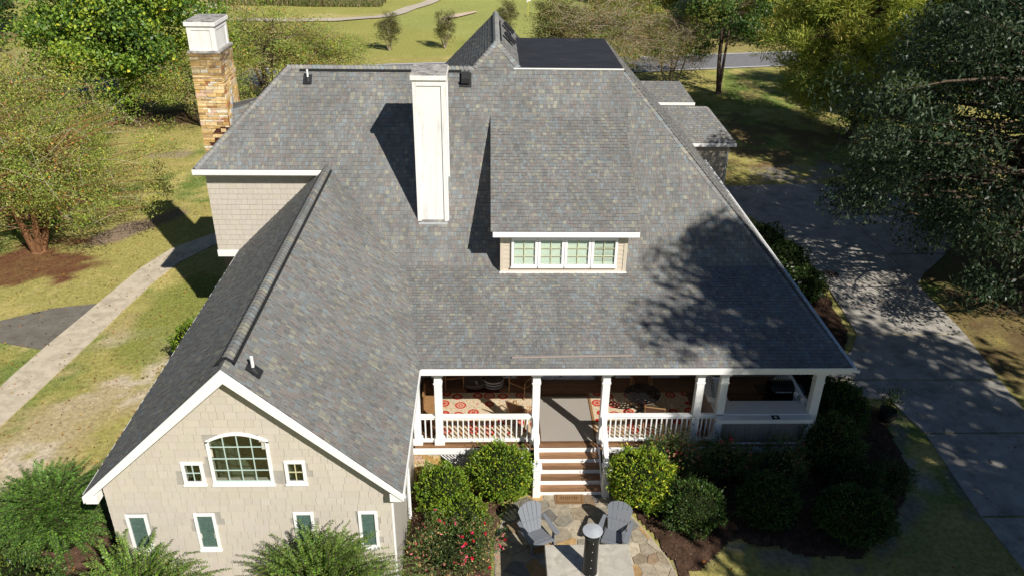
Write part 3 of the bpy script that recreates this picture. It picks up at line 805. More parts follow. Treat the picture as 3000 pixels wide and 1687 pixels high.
# ---- white chimney through the front slope
ch = MB()
ch.box(-2.29, -1.335, 24.32, 25.6, 5.3, 10.16)
chim = ch.build('chimney', M['oldwhite'], house)
chim['label'] = 'tall white boxed chimney with a recessed front panel'
b = MB()
b.box(-2.305, -2.185, 24.28, 24.318, 5.55, 10.15); b.box(-1.44, -1.32, 24.28, 24.318, 5.55, 10.15)
b.box(-2.185, -1.44, 24.281, 24.318, 9.99, 10.15)
b.box(-1.333, -1.295, 24.30, 24.46, 5.6, 10.15); b.box(-1.333, -1.295, 25.4, 25.6, 6.6, 10.15); b.box(-1.333, -1.296, 24.46, 25.4, 9.95, 10.15)
b.build('trim_board', M['oldwhite'], chim)
MB().box(-2.365, -1.265, 24.22, 25.68, 10.16, 10.30).build('cap_band', M['oldwhite'], chim, bevel=0.01)
MB().box(-2.35, -1.28, 24.235, 25.665, 10.30, 10.335).build('cap', M['capstone'], chim)
MB().box(-2.28, -1.34, 24.20, 24.32, 5.46, 5.56).build('flashing', M['steel'], chim)

# ---- stone chimney on the left end
SX0, SX1, SY0, SY1 = -9.98, -9.0, 27.6, 29.1
stc = MB((0.24, 0.19, 0.14)).box(SX0 + 0.03, SX1 - 0.03, SY0 + 0.03, SY1 - 0.03, 0, 10.2).build('chimney', M['mortar'], house)
stc['label'] = 'ledgestone chimney with a white panelled top'
STC = np.array([(0.62, 0.43, 0.19), (0.68, 0.50, 0.26), (0.56, 0.36, 0.13), (0.70, 0.57, 0.36), (0.60, 0.42, 0.30), (0.36, 0.24, 0.12), (0.66, 0.60, 0.48), (0.42, 0.20, 0.09)])
rst = np.random.default_rng(21)
def stones(front, z0, z1, cut=None, lim=None):
    z = z0
    while z < z1:
        h = rst.choice([0.055, 0.075, 0.095, 0.125]); h = min(h, z1 - z)
        if h < 0.03: break
        a0, a1 = (SX0, SX1) if front else (SY0 + 0.02, SY1)
        a = a0
        while a < a1 - 0.02:
            wd = min(rst.uniform(0.12, 0.42), a1 - a)
            if a1 - (a + wd) < 0.08: wd = a1 - a
            pr = rst.uniform(0.0, 0.035)
            g = 0.006
            ok = cut is None or not cut((a + wd / 2), z + h / 2)
            if ok:
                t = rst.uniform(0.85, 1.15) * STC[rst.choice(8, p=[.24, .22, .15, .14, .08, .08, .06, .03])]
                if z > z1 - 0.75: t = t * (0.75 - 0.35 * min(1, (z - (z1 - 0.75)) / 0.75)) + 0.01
                b = MB()
                j = lambda: rst.uniform(-0.006, 0.006)
                if front:
                    y = SY0 - pr; p = [(a + g + j(), y + j(), z + g + j()), (a + wd - g + j(), y + j(), z + g + j()), (a + wd - g + j(), y + j(), z + h - g + j()), (a + g + j(), y + j(), z + h - g + j())]
                    b.prism(p, (0, 0.08 + pr, 0), t)
                else:
                    x = SX1 + pr; p = [(x + j(), a + g + j(), z + g + j()), (x + j(), a + wd - g + j(), z + g + j()), (x + j(), a + wd - g + j(), z + h - g + j()), (x + j(), a + g + j(), z + h - g + j())]
                    b.prism(p, (-0.08 - pr, 0, 0), t)
                yield b
            a += wd
        z += h
def cut_front(x, z):        # stones step up along the roof
    k = math.floor((x - (-9.72)) / 0.17) * 0.17 - 9.72
    return z < 7.12 + (k + 9.76) * 1.05
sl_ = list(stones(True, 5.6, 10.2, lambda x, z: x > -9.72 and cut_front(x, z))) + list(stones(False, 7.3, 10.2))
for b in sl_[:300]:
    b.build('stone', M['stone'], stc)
rest = MB()
for b in sl_[300:]:
    k = len(rest.v); rest.v += b.v; rest.f += [[i + k for i in f] for f in b.f]; rest.c += b.c
if rest.v: tag(rest.build('stonework', M['stone'], stc), kind='stuff')
MB().prism([(-9.75, SY0 - 0.004, 6.7), (-8.99, SY0 - 0.004, 7.45), (-8.99, SY0 - 0.004, 8.2), (-9.75, SY0 - 0.004, 7.3)], (0, 0.03, 0)).build('step_flashing', M['copper'], stc)
MB().box(SX0 - 0.03, SX1 + 0.05, SY0 - 0.04, SY1 + 0.04, 10.2, 10.27).build('ledge', M['capstone'], stc)
b = MB().box(SX0 + 0.05, SX1 - 0.06, SY0 + 0.06, SY1 - 0.06, 10.27, 11.06)
tw = b.build('panelled_top', M['oldwhite'], stc)
fx0, fx1, fy0, fy1 = SX0 + 0.05, SX1 - 0.06, SY0 + 0.06, SY1 - 0.06
b = MB()
b.box(fx0 - .012, fx0 + 0.13, fy0 - 0.025, fy0 - 0.002, 10.275, 11.06); b.box(fx1 - 0.13, fx1 + .012, fy0 - 0.025, fy0 - 0.002, 10.275, 11.06); b.box(fx0 + 0.13, fx1 - 0.13, fy0 - 0.024, fy0 - 0.002, 10.93, 11.06)
b.box(fx1 + 0.002, fx1 + 0.025, fy0 - 0.012, fy0 + 0.17, 10.275, 11.06); b.box(fx1 + 0.002, fx1 + 0.025, fy1 - 0.15, fy1, 10.275, 11.06); b.box(fx1 + 0.002, fx1 + 0.024, fy0 + 0.17, fy1 - 0.15, 10.91, 11.06)
b.build('trim_board', M['oldwhite'], stc)
MB().box(SX0 - 0.02, SX1 + 0.02, SY0 - 0.02, SY1 + 0.02, 11.06, 11.19).build('cap_band', M['oldwhite'], stc, bevel=0.01)
MB().box(SX0 - 0.005, SX1 + 0.005, SY0 - 0.005, SY1 + 0.005, 11.19, 11.215).build('cap', M['capstone'], stc)
# cricket behind the chimney
slab('cricket', [(-9.0, 27.75, 7.62), (-8.05, 28.3, 8.56), (-9.0, 28.3, 8.34)], 0.05)
cr = slab('cricket', [(-9.02, 27.62, 7.55), (-8.2, 27.62, 7.75), (-7.6, 28.35, 8.55), (-9.02, 28.35, 8.35)], 0.06)
cp = pieces_on((-9.02, 27.62, 7.55), unit((1, 0, 0.24)), unit((0, 1, 1.1)), [(0, 0), (0.85, 0), (1.45, 1.05), (0, 1.05)], 0.145, 0.14, 0.26, rtone, rthick, rs)
b = MB()
for p in cp: put(b, p, EDGE)
b.build('cricket_shingles', M['shingle'], cr)
MB().prism([(-8.99, SY0 + 0.1, 7.6), (-8.99, SY0 + 0.75, 8.5), (-8.99, SY0 + 0.75, 8.85), (-8.99, SY0 + 0.1, 7.85)], (0.02, 0, 0)).build('flashing', M['steel'], stc)

# ---- roof vents and pipes
def roof_vent(x, y):
    z = y - 18.7
    r_ = MB().prism([(x - 0.14, y - 0.17, z - 0.10), (x + 0.14, y - 0.17, z - 0.10), (x + 0.14, y + 0.10, z + 0.17), (x - 0.14, y + 0.10, z + 0.17)], (0, -0.06, 0.10)).build('box_vent', M['blackplastic'], house)
    MB().prism([(x - 0.2, y - 0.24, z - 0.215), (x + 0.2, y - 0.24, z - 0.215), (x + 0.2, y + 0.16, z + 0.185), (x - 0.2, y + 0.16, z + 0.185)], (0, -0.02, 0.02)).build('vent_flange', M['blackplastic'], r_)
    MB().box(x - 0.15, x + 0.15, y - 0.27, y - 0.23, z - 0.07, z + 0.08).build('hood', M['blackplastic'], r_)
roof_vent(-0.8, 28.0)
def plumbing(x, y, z, slope, h):
    p = MB().tube([(x, y, z), (x, y, z + h)], 0.035, 10).build('vent_pipe', M['white'], house)
    MB().lathe([(0.14, 0.0), (0.12, 0.03), (0.07, 0.10), (0.055, 0.13)], (x, y, z - 0.02), 12).build('boot', M['blackplastic'], p)
    dx = np.array(slope, float); s = unit(np.cross(dx, (0, 0, 1)))
    c = np.array((x, y, z + 0.01)); a = unit(dx) * 0.18; b_ = s * 0.14; nn = unit(np.cross(b_, a))
    if nn[2] < 0: nn = -nn
    q = [c - a - b_, c + a - b_, c + a + b_, c - a + b_]
    MB().prism([v_ + nn * 0.05 for v_ in q], -nn * 0.03).build('vent_flange', M['blackplastic'], p)
plumbing(-4.88, 14.1, 6.58, (1, 0, -sW), 0.36)
plumbing(-6.2, 27.93, 9.26, (0, -1, -1), 0.36)
plumbing(9.05, 41.2, 4.0, (0, -1, -.1), 0.3)
for yy in (31.0, 33.1):
    a = MB().prism([(0.62, yy, 10.20), (0.95, yy, 9.87), (0.95, yy + 0.35, 9.87), (0.62, yy + 0.35, 10.20)][::-1], (0.08, 0, 0.10)).build('box_vent', M['blackplastic'], house)
    MB().prism([(0.58, yy - 0.02, 10.26), (0.86, yy - 0.02, 10.02), (0.86, yy + 0.37, 10.02), (0.58, yy + 0.37, 10.26)][::-1], (0.06, 0, 0.07)).build('hood', M['blackplastic'], a)
MB().beam((0.64, 18.83, 3.85), (3.98, 18.9, 3.862), 0.05, 0.03).build('roof_batten', M['taupe'], house)

# ================================================================== PORCH (part of the house)
rp = np.random.default_rng(31)
WOOD = np.array((0.17, 0.092, 0.046))
PF = MB((0.05, 0.035, 0.025)).box(-2.15, 9.5, 18.72, 22.2, 0.70, 0.86).build('porch_floor', M['plainwood'], house)
y = 18.62; i = 0
while y < 22.15:
    MB(WOOD * rp.uniform(0.72, 1.25)).box(-2.15, 9.55, y + 0.003, y + 0.137, 0.862, 0.90).build('plank', M['deckwood'], PF)
    y += 0.14; i += 1
trim('skirt_board', (-2.2, 1.22, 18.57, 18.62, 0.66, 0.862)); trim('skirt_board', (3.45, 9.55, 18.57, 18.62, 0.66, 0.862))
trim('skirt_board', (9.55, 9.6, 18.57, 22.2, 0.66, 0.862))
for x0, x1 in ((-2.2, -1.42), (9.1, 9.6), (3.45, 4.0)):
    pier = MB().box(x0 + 0.02, x1 - 0.02, 18.68, 18.9, 0.0, 0.655).build('pier', M['mortar'], house)
    z = 0.0
    while z < 0.64:
        h = rp.choice([0.12, 0.15, 0.1]); h = min(h, 0.655 - z); a = x0
        while a < x1 - 0.02:
            wd = min(rp.uniform(0.2, 0.42), x1 - a)
            MB(STC[rp.choice(5)] * rp.uniform(0.7, 1.0)).box(a + 0.006, a + wd - 0.006, 18.655 - rp.uniform(0, 0.02), 18.75, z + 0.006, z + h - 0.006).build('stone', M['stone'], pier)
            a += wd
        z += h
# lattice panel under the floor
lat = MB().box(-1.42, 1.22, 18.64, 18.66, 0.60, 0.655).box(-1.42, 1.22, 18.64, 18.66, 0.0, 0.06)
for k in range(-6, 27):
    x = -1.42 + k * 0.1
    for sg in (1, -1):
        pts = []
        for tt in np.linspace(0, 1, 2):
            pts.append((x + (tt if sg > 0 else 1 - tt) * 0.54, 18.645 if sg > 0 else 18.652, 0.06 + tt * 0.54))
        if min(pts[0][0], pts[1][0]) >= -1.42 and max(pts[0][0], pts[1][0]) <= 1.22:
            lat.beam(pts[0], pts[1], 0.035, 0.006, (0, 1, 0))
lat.build('lattice_panel', M['white'], house)
MB().box(-1.4, 3.5, 18.95, 19.0, 0, 0.65).build('crawl_space_shade', M['core'], house)  # near-black sheet stands in for the darkness under the floor
# columns
def column(x, y0=18.72, w_=0.215, half=False, zb=0.9, base=True):
    yc = y0 + w_ / 2
    c = MB().box(x - w_ / 2, x + w_ / 2, y0, y0 + w_, zb, 3.38)
    o = c.build('porch_column', M['white'], house, bevel=0.008)
    if base:
        MB().box(x - w_ / 2 - 0.04, x + w_ / 2 + 0.04, y0 - 0.04, y0 + w_ + 0.04, zb, zb + 0.20).build('column_base', M['white'], o, bevel=0.01)
    MB().box(x - w_ / 2 - 0.018, x + w_ / 2 + 0.018, y0 - 0.018, y0 + w_ + 0.018, 3.03, 3.065).build('collar', M['white'], o)
    MB().box(x - w_ / 2 - 0.05, x + w_ / 2 + 0.05, y0 - 0.05, y0 + w_ + 0.05, 3.32, 3.385).build('capital', M['white'], o)
    return o
column(-2.06, w_=0.2)
CX = [-1.43, 1.345, 3.32, 6.0, 6.68]
for x in CX: column(x)
column(9.40, w_=0.25)
trim('porch_beam', (-2.15, 9.6, 18.70, 18.96, 3.385, 3.52))
MB().box(-1.9, 9.9, 18.5, 22.2, 3.52, 3.545).build('porch_ceiling', M['white'], house)
# railings
def railing(x0, x1, n, y=18.81):
    r_ = MB().prism([(x0, y - 0.07, 1.86), (x0, y + 0.07, 1.86), (x0, y + 0.055, 1.91), (x0, y - 0.055, 1.91)][::-1], (x1 - x0, 0, 0)).build('railing', M['white'], house)
    MB().box(x0, x1, y - 0.03, y + 0.03, 1.765, 1.858).build('under_rail', M['white'], r_)
    MB().box(x0, x1, y - 0.045, y + 0.045, 0.965, 1.045).build('bottom_rail', M['white'], r_)
    for k in range(n):
        x = x0 + (x1 - x0) * (k + 0.75) / (n + 0.5)
        MB().box(x - 0.019, x + 0.019, y - 0.019, y + 0.019, 1.047, 1.763).build('baluster', M['white'], r_)
railing(-1.96, -1.54, 2)
railing(-1.32, 1.235, 16)
railing(3.43, 5.89, 16)
railing(6.11, 6.57, 3)
# side railing at the far right end (runs away from the camera)
r_ = MB().box(9.37, 9.49, 19.45, 21.9, 1.86, 1.91).build('railing', M['white'], house)
MB().box(9.40, 9.46, 19.45, 21.9, 0.965, 1.045).build('bottom_rail', M['white'], r_)
for k in range(14):
    yy = 19.55 + k * 0.165
    MB().box(9.41, 9.45, yy - 0.02, yy + 0.02, 1.047, 1.858).build('baluster', M['white'], r_)
MB().box(9.34, 9.46, 19.36, 19.46, 0.9, 2.0).build('end_post', M['white'], r_)
# stairs: four treads of two boards, white risers, newels and sloping handrails
TX0, TX1 = 1.46, 3.21
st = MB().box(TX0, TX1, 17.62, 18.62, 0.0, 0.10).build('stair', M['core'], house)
st['label'] = 'wooden stair with white risers'
ris = [0.18, 0.18, 0.18, 0.18, 0.18]
for k in range(5):
    zr = 0.9 - 0.18 * k; yr = 18.60 - 0.262 * k
    MB().box(TX0, TX1, yr - 0.02 - (0.0), yr, zr - 0.18 + (0.0 if k == 4 else 0.0), zr - 0.036).build('riser', M['white'], st)
    if k < 4:
        zt_ = zr - 0.18
        for q in range(2):
            y1 = yr - 0.022 - q * 0.134; y0 = y1 - 0.130
            MB(WOOD * rp.uniform(0.95, 1.5)).box(TX0 + 0.002, TX1 - 0.002, y0, y1, zt_ - 0.034, zt_).build('tread_board', M['deckwood'], st)
for x, nm in ((TX0 - 0.02, 'stringer'), (TX1 + 0.02, 'stringer')):
    sg = 0.02
    MB().prism([(x - sg, 17.45, 0.0), (x - sg, 17.45, 0.2), (x - sg, 18.6, 0.9), (x - sg, 18.6, 0.0)], (2 * sg, 0, 0)).build(nm, M['white'], st)
for x in (1.345, 3.32):
    nw = MB().box(x - 0.105, x + 0.105, 17.42, 17.63, 0.0, 1.08).build('newel', M['white'], st, bevel=0.008)
    MB().box(x - 0.14, x + 0.14, 17.385, 17.665, 1.02, 1.085).box(x - 0.125, x + 0.125, 17.40, 17.65, 1.085, 1.125).build('newel_cap', M['white'], nw, bevel=0.01)
    MB().beam((x, 17.62, 1.12), (x, 18.72, 1.88), 0.13, 0.06).build('handrail', M['white'], st)
    MB().beam((x, 17.62, 0.42), (x, 18.72, 1.12), 0.06, 0.07).build('bottom_rail', M['white'], st)
    for k in range(6):
        yy = 17.75 + k * 0.155; zz = 0.42 + (yy - 17.62) * 0.636
        MB().box(x - 0.019, x + 0.019, yy - 0.019, yy + 0.019, zz, zz + 0.72).build('baluster', M['white'], st)
MB().tube([(1.36, 17.55, 1.125), (1.36, 17.55, 1.15), (1.38, 17.54, 1.19)], [0.05, 0.035, 0.03], 8).build('post_lamp', M['steel'], house)
# porch back wall with white panelled doors
for x0 in (-1.9, 0.2, 1.3, 2.4, 4.2, 5.3):
    d = MB().box(x0, x0 + 1.04, 22.14, 22.195, 0.9, 3.1).build('door', M['white'], house)
    for z0, z1 in ((1.02, 1.42), (1.55, 2.95)):
        MB().box(x0 + 0.15, x0 + 0.89, 22.115, 22.138, z0, z1).build('panel' if z0 < 1.2 else 'pane', M['white'] if z0 < 1.2 else M['frosted'], d)
MB().box(1.28, 3.5, 22.05, 22.14, 0.9, 0.95).build('threshold', M['steel'], house)
# L-shaped bar
bar = MB().box(6.62, 9.28, 18.80, 18.9, 0.9, 1.90).build('porch_bar', M['taupe'], house)
bar['label'] = 'white topped bar with taupe board front'
for k in range(17):
    x = 6.79 + k * 0.146
    MB().box(x + 0.004, x + 0.142, 18.775, 18.798, 0.92, 1.895).build('siding_board', M['taupe'], bar)
MB().box(6.6, 6.66, 18.9, 20.85, 0.9, 1.90).build('side_panel', M['taupe'], bar)
MB().box(6.55, 9.33, 18.72, 19.38, 1.905, 1.955).box(6.5, 7.12, 19.38, 20.85, 1.905, 1.955).build('countertop', M['counter'], bar, bevel=0.008)
MB().box(6.55, 9.33, 18.49, 18.715, 1.885, 1.925).box(6.55, 9.33, 18.475, 18.489, 1.80, 1.925).build('front_ledge', M['counter'], bar, bevel=0.004)
MB().box(6.8, 9.2, 18.56, 18.62, 0.985, 1.02).build('foot_rail', M['white'], bar)

# ================================================================== THINGS ON THE PORCH
def flat_thing(name, label, cat, x0, x1, y0, y1, z, t, m, group=None):
    o = MB().box(x0, x1, y0, y1, z, z + t).build(name, M[m], None, org=((x0 + x1) / 2, (y0 + y1) / 2, z))
    return tag(o, label, cat, group)
flat_thing('rug', 'cream rug with red flower medallions left of the stairs, behind the railing', 'rug', -1.5, 1.38, 18.95, 21.3, 0.905, 0.012, 'rug')
rg2 = flat_thing('rug', 'cream rug with red flower medallions right of the stairs, under the black table', 'rug', 3.17, 6.35, 18.95, 21.28, 0.905, 0.012, 'rug')
MB().box(3.17, 3.24, 18.95, 21.28, 0.917, 0.920).build('binding', M['plainwood'], rg2)
flat_thing('runner_rug', 'grey diamond patterned rug at the top of the stairs', 'rug', 1.55, 3.14, 18.86, 21.08, 0.905, 0.01, 'runner')

def sling_chair(loc, rz, label):
    t = thing('sling_chair', label, 'chair', loc, rz, 'brown sling chairs on the porch')
    fr = MB()
    for sx in (-0.29, 0.29):
        fr.tube([(sx, -0.30, 0), (sx, -0.27, 0.62), (sx, -0.1, 0.67), (sx, 0.24, 0.63)], 0.02, 6)
        fr.tube([(sx, 0.30, 0), (sx, 0.20, 0.40), (sx, -0.22, 0.43)], 0.02, 6)
        fr.tube([(sx, 0.16, 0.40), (sx, 0.40, 1.02)], 0.02, 6)
    fr.tube([(-0.29, -0.24, 0.42), (0.29, -0.24, 0.42)], 0.018, 6).tube([(-0.29, 0.40, 1.02), (0.29, 0.40, 1.02)], 0.018, 6)
    fr.build('frame', M['plainwood'], t, local=True)
    MB().prism([(-0.26, -0.25, 0.43), (0.26, -0.25, 0.43), (0.26, 0.16, 0.38), (-0.26, 0.16, 0.38)], (0, 0, -0.015)).build('seat', M['fabric'], t, local=True)
    MB().prism([(-0.26, 0.17, 0.40), (0.26, 0.17, 0.40), (0.26, 0.39, 1.0), (-0.26, 0.39, 1.0)], (0, 0.015, 0.006)).build('backrest', M['fabric'], t, local=True)
    return t
sling_chair((-1.15, 21.75, 0.9), math.radians(10), 'brown sling chair by the wall behind the leftmost free column')
sling_chair((1.05, 21.3, 0.9), math.radians(-35), 'brown sling chair near the wall, left of the runner rug')
sling_chair((0.95, 19.65, 0.917), math.radians(150), 'brown sling chair close behind the left railing')
sling_chair((4.95, 19.45, 0.917), math.radians(168), 'brown sling chair in front of the black oval table')
sling_chair((4.85, 21.15, 0.917), math.radians(0), 'rust sling chair behind the black oval table')
# wooden bench chair in the left corner
t = thing('porch_bench', 'weathered wooden bench in the left corner of the porch', 'bench', (-1.8, 20.1, 0.9))
MB().box(-0.17, 0.17, -0.5, 0.5, 0.40, 0.44).build('seat', M['plainwood'], t, local=True)
MB().box(-0.2, -0.16, -0.5, 0.5, 0.44, 0.9).build('backrest', M['plainwood'], t, local=True)
for sx in (-0.14, 0.14):
    for sy in (-0.45, 0.45):
        MB().box(sx - 0.03, sx + 0.03, sy - 0.03, sy + 0.03, 0, 0.40).build('leg', M['plainwood'], t, local=True)
# perforated oval table
t = thing('patio_table', 'black oval table with a perforated top on the right rug', 'table', (4.72, 20.25, 0.917), math.radians(20))
tp = MB(); nr, na = 9, 40
RX, RY = 0.56, 0.52
def el(r, a): return (RX * r * math.cos(a), RY * r * math.sin(a))
for i in range(nr):
    r0, r1 = 0.08 + i * 0.92 / nr, 0.08 + (i + 1) * 0.92 / nr
    for k in range(na):
        a0, a1 = 2 * math.pi * k / na, 2 * math.pi * (k + 1) / na
        if i % 2 == 1 and k % 2 == (i // 2) % 2 and 0 < i < nr - 1: continue
        tp.prism([(*el(r0, a0), 0.70), (*el(r1, a0), 0.70), (*el(r1, a1), 0.70), (*el(r0, a1), 0.70)], (0, 0, -0.02))
tp.lathe([(0.1, -0.012), (0.1, 0.005)], (0, 0, 0.70), 16).build('table_top', M['black'], t, local=True)
MB().tube([(0, 0, 0), (0, 0, 0.69)], 0.04, 10).build('pedestal', M['black'], t, local=True)
for k in range(4):
    a = k * math.pi / 2 + 0.4
    MB().beam((0, 0, 0.08), (0.36 * math.cos(a), 0.36 * math.sin(a), 0.02), 0.05, 0.035).build('leg', M['black'], t, local=True)
# dog bed, cushion, toys
t = thing('dog_bed', 'round shaggy grey dog bed against the porch wall', 'dog bed', (-0.45, 21.72, 0.9))
MB().lathe([(0.30, 0.0), (0.38, 0.05), (0.39, 0.12), (0.33, 0.19), (0.25, 0.17), (0.18, 0.09), (0.02, 0.07)], (0, 0, 0), 22, sy=0.8).build('cushion', M['fluff'], t, local=True, smooth=True)
MB().blob((0.05, 0.0, 0.12), (0.05, 0.12, 0.05), 8, 5, 0.05).build('toy_bone', M['steel'], t, local=True, smooth=True)
t = thing('striped_pet_bed', 'grey and white striped pet bed beside the shaggy dog bed', 'pet bed', (0.16, 21.72, 0.9))
for k in range(6):
    MB((0.6, 0.58, 0.52) if k % 2 == 0 else (0.07, 0.06, 0.055)).lathe([(0.30, k * 0.05), (0.32, k * 0.05 + 0.025), (0.30, k * 0.05 + 0.05)], (0, 0, 0), 18, sy=0.75).build('band', M['printed'], t, local=True)
flat_thing('floor_mat', 'dark red mat under the dog bed', 'mat', -0.72, 0.35, 21.33, 22.0, 0.8995, 0.006, 'copper')
for (x, y_, lb) in ((0.46, 22.0, 'yellow tennis ball near the porch wall'), (-2.0, 20.6, 'yellow tennis ball beside the left corner bench')):
    tag(MB().blob((x, y_, 0.935), (0.034, 0.034, 0.034), 10, 7, 0).build('tennis_ball', M['ball'], None, org=(x, y_, 0.935), smooth=True), lb, 'ball', 'tennis balls on the porch')
tag(MB().tube([(0.56, 21.95, 0.93), (0.6, 21.8, 0.94), (0.62, 21.68, 0.93)], [0.03, 0.022, 0.045], 8).build('chew_toy', M['blackplastic'], None, org=(0.6, 21.8, 0.93)), 'dark chew toy on the boards right of the pet beds', 'toy')
# grill
t = thing('grill', 'black barbecue grill in the shade behind the bar', 'grill', (9.0, 20.35, 0.9))
MB().box(-0.36, 0.36, -0.28, 0.28, 0.08, 0.78).build('cabinet', M['black'], t, local=True, bevel=0.015)
b = MB()
prof = [(0.30 * math.cos(a), 0.80 + 0.30 * math.sin(a)) for a in np.linspace(0, math.pi, 9)]
b.prism([(-0.35, p[0], p[1]) for p in prof], (0.70, 0, 0)); b.build('lid', M['black'], t, local=True, bevel=0.01)
MB().tube([(-0.25, -0.33, 0.9), (0.25, -0.33, 0.9)], 0.018, 8).build('handle', M['steel'], t, local=True)
for sx in (-0.56, 0.56):
    MB().box(sx - 0.18, sx + 0.18, -0.25, 0.25, 0.77, 0.80).build('side_shelf', M['black'], t, local=True)
for sx in (-0.3, 0.3):
    for sy in (-0.22, 0.22):
        MB().lathe([(0.05, 0.0), (0.05, 0.07)], (sx, sy, 0.0), 8).build('wheel', M['blackplastic'], t, local=True)
# planter and bead string on the bar, star tile, mugs
t = thing('bowl_planter', 'white bowl planter on the bar next to the column', 'planter', (7.0, 20.55, 1.955))
MB().lathe([(0.08, 0), (0.15, 0.08), (0.16, 0.14), (0.145, 0.14), (0.13, 0.1)], (0, 0, 0), 16).build('bowl', M['white'], t, local=True, smooth=True)
r_ = np.random.default_rng(4)
mesh_obj('leaves', leaf_mesh('leaves', r_.normal(size=(160, 3)) * (0.09, 0.09, 0.06) + (0, 0, 0.2), rdir(r_, 160), rdir(r_, 160), 0.07, 0.035, palette(r_, [(0.03, 0.06, 0.02), (0.06, 0.09, 0.03)], [1, 1], 160), M['leaf']), t)
b = MB()
for k in range(22):
    c = [(0.1, 0.45, 0.6), (0.5, 0.25, 0.05), (0.03, 0.03, 0.03)][k % 3]
    b.blob((6.87 - k * 0.008 + (0.025 if k % 2 else -0.025), 20.5 - k * 0.045, 1.965), (0.02, 0.02, 0.014), 6, 4, 0, c=c)
tag(b.build('bead_string', M['printed'], None, org=(6.87, 20.0, 1.957)), 'zigzag string of coloured beads lying on the bar', 'beads')
t = thing('star_tile', 'small black tile with a white star flower on the bar ledge', 'tile', (8.27, 18.60, 1.925))
MB((0.015, 0.015, 0.015)).box(-0.11, 0.11, -0.09, 0.09, 0.002, 0.01).build('tile', M['printed'], t, local=True)
b = MB((0.75, 0.75, 0.72))
for k in range(8):
    a = k * math.pi / 4; p = [(0, 0), (0.022 * math.cos(a - .5), 0.022 * math.sin(a - .5)), (0.07 * math.cos(a), 0.07 * math.sin(a)), (0.022 * math.cos(a + .5), 0.022 * math.sin(a + .5))]
    b.prism([(q[0], q[1], 0.013) for q in p], (0, 0, -0.002))
b.build('star', M['printed'], t, local=True)
for (x, y_, lb) in ((9.28, 19.28, 'grey lidded jar on the bar end, nearer the camera'), (9.2, 19.62, 'grey lidded jar by the side railing')):
    t = thing('jar', lb, 'jar', (x, y_, 1.955 if y_ < 19.4 else 1.91), 0, 'jars at the bar end')
    MB().lathe([(0.06, 0), (0.07, 0.03), (0.07, 0.13)], (0, 0, 0), 12).build('body', M['steel'], t, local=True)
    MB().lathe([(0.075, 0.13), (0.075, 0.16), (0.03, 0.18)], (0, 0, 0), 12).build('lid', M['oldwhite'], t, local=True)

# ================================================================== PATIO, FIREPLACE, CHAIRS
pat = tag(bpy.data.objects.new('patio', MB().prism([(0.15, 11.5, 0.012), (4.85, 11.5, 0.012), (4.95, 13.9, 0.012), (4.65, 15.2, 0.012), (4.25, 16.15, 0.012), (3.75, 17.15, 0.012), (3.4, 17.62, 0.012), (1.25, 17.62, 0.012), (0.6, 17.2, 0.012), (0.15, 15.9, 0.012)], (0, 0, -0.012)).mesh('patio', M['fieldmortar'])), kind='structure')
link(pat); ORG['patio'] = np.zeros(3)
HULL = ccw([(0.17, 11.5), (4.83, 11.5), (4.92, 13.9), (4.62, 15.2), (4.22, 16.12), (3.72, 17.12), (3.38, 17.6), (1.27, 17.6), (0.63, 17.18), (0.17, 15.88)])
rf = np.random.default_rng(42)
seeds = []
tries = 0
while len(seeds) < 170 and tries < 20000:
    tries += 1
    p = (rf.uniform(0, 5), rf.uniform(11.5, 17.7)); big = rf.random() < 0.35
    dmin = 0.50 if big else 0.22
    if all(math.hypot(p[0] - q[0], p[1] - q[1]) > (dmin + q[2]) / 2 for q in seeds):
        seeds.append((p[0], p[1], dmin))
FST = np.array([(0.30, 0.245, 0.17), (0.36, 0.31, 0.23), (0.26, 0.235, 0.19), (0.40, 0.26, 0.12), (0.20, 0.19, 0.17), (0.42, 0.36, 0.27), (0.28, 0.20, 0.13)])
for i, s in enumerate(seeds):
    cell = list(HULL)
    for j, q in enumerate(seeds):
        if i == j or abs(q[0] - s[0]) > 1.4 or abs(q[1] - s[1]) > 1.4: continue
        mx, my = (s[0] + q[0]) / 2, (s[1] + q[1]) / 2; dx, dy = q[0] - s[0], q[1] - s[1]
        out = []
        for a in range(len(cell)):
            p0, p1 = cell[a], cell[(a + 1) % len(cell)]
            d0 = (p0[0] - mx) * dx + (p0[1] - my) * dy; d1 = (p1[0] - mx) * dx + (p1[1] - my) * dy
            if d0 <= 0: out.append(p0)
            if d0 * d1 < 0:
                tt = d0 / (d0 - d1); out.append((p0[0] + tt * (p1[0] - p0[0]), p0[1] + tt * (p1[1] - p0[1])))
        cell = out
        if len(cell) < 3: break
    if len(cell) < 3 or area2(cell) < 0.015: continue
    cx = sum(p[0] for p in cell) / len(cell); cy = sum(p[1] for p in cell) / len(cell)
    # trim the corners, shrink for the joint
    pts = []
    for a in range(len(cell)):
        p0 = np.array(cell[a]); p1 = np.array(cell[(a + 1) % len(cell)])
        for f in (0.07, 0.93): pts.append(p0 + (p1 - p0) * f)
    pts = [np.array((cx, cy)) + (p - (cx, cy)) * (1 - 0.014 / max(0.12, np.linalg.norm(p - (cx, cy)))) + rf.normal(size=2) * 0.006 for p in pts]
    z = rf.uniform(0.022, 0.038); tx, ty = rf.normal(size=2) * 0.012
    top = [(p[0], p[1], z + (p[0] - cx) * tx + (p[1] - cy) * ty) for p in pts]
    MB(FST[rf.choice(7)] * rf.uniform(0.7, 1.2)).prism(top, (0, 0, -z)).build('flagstone', M['stone'], pat)

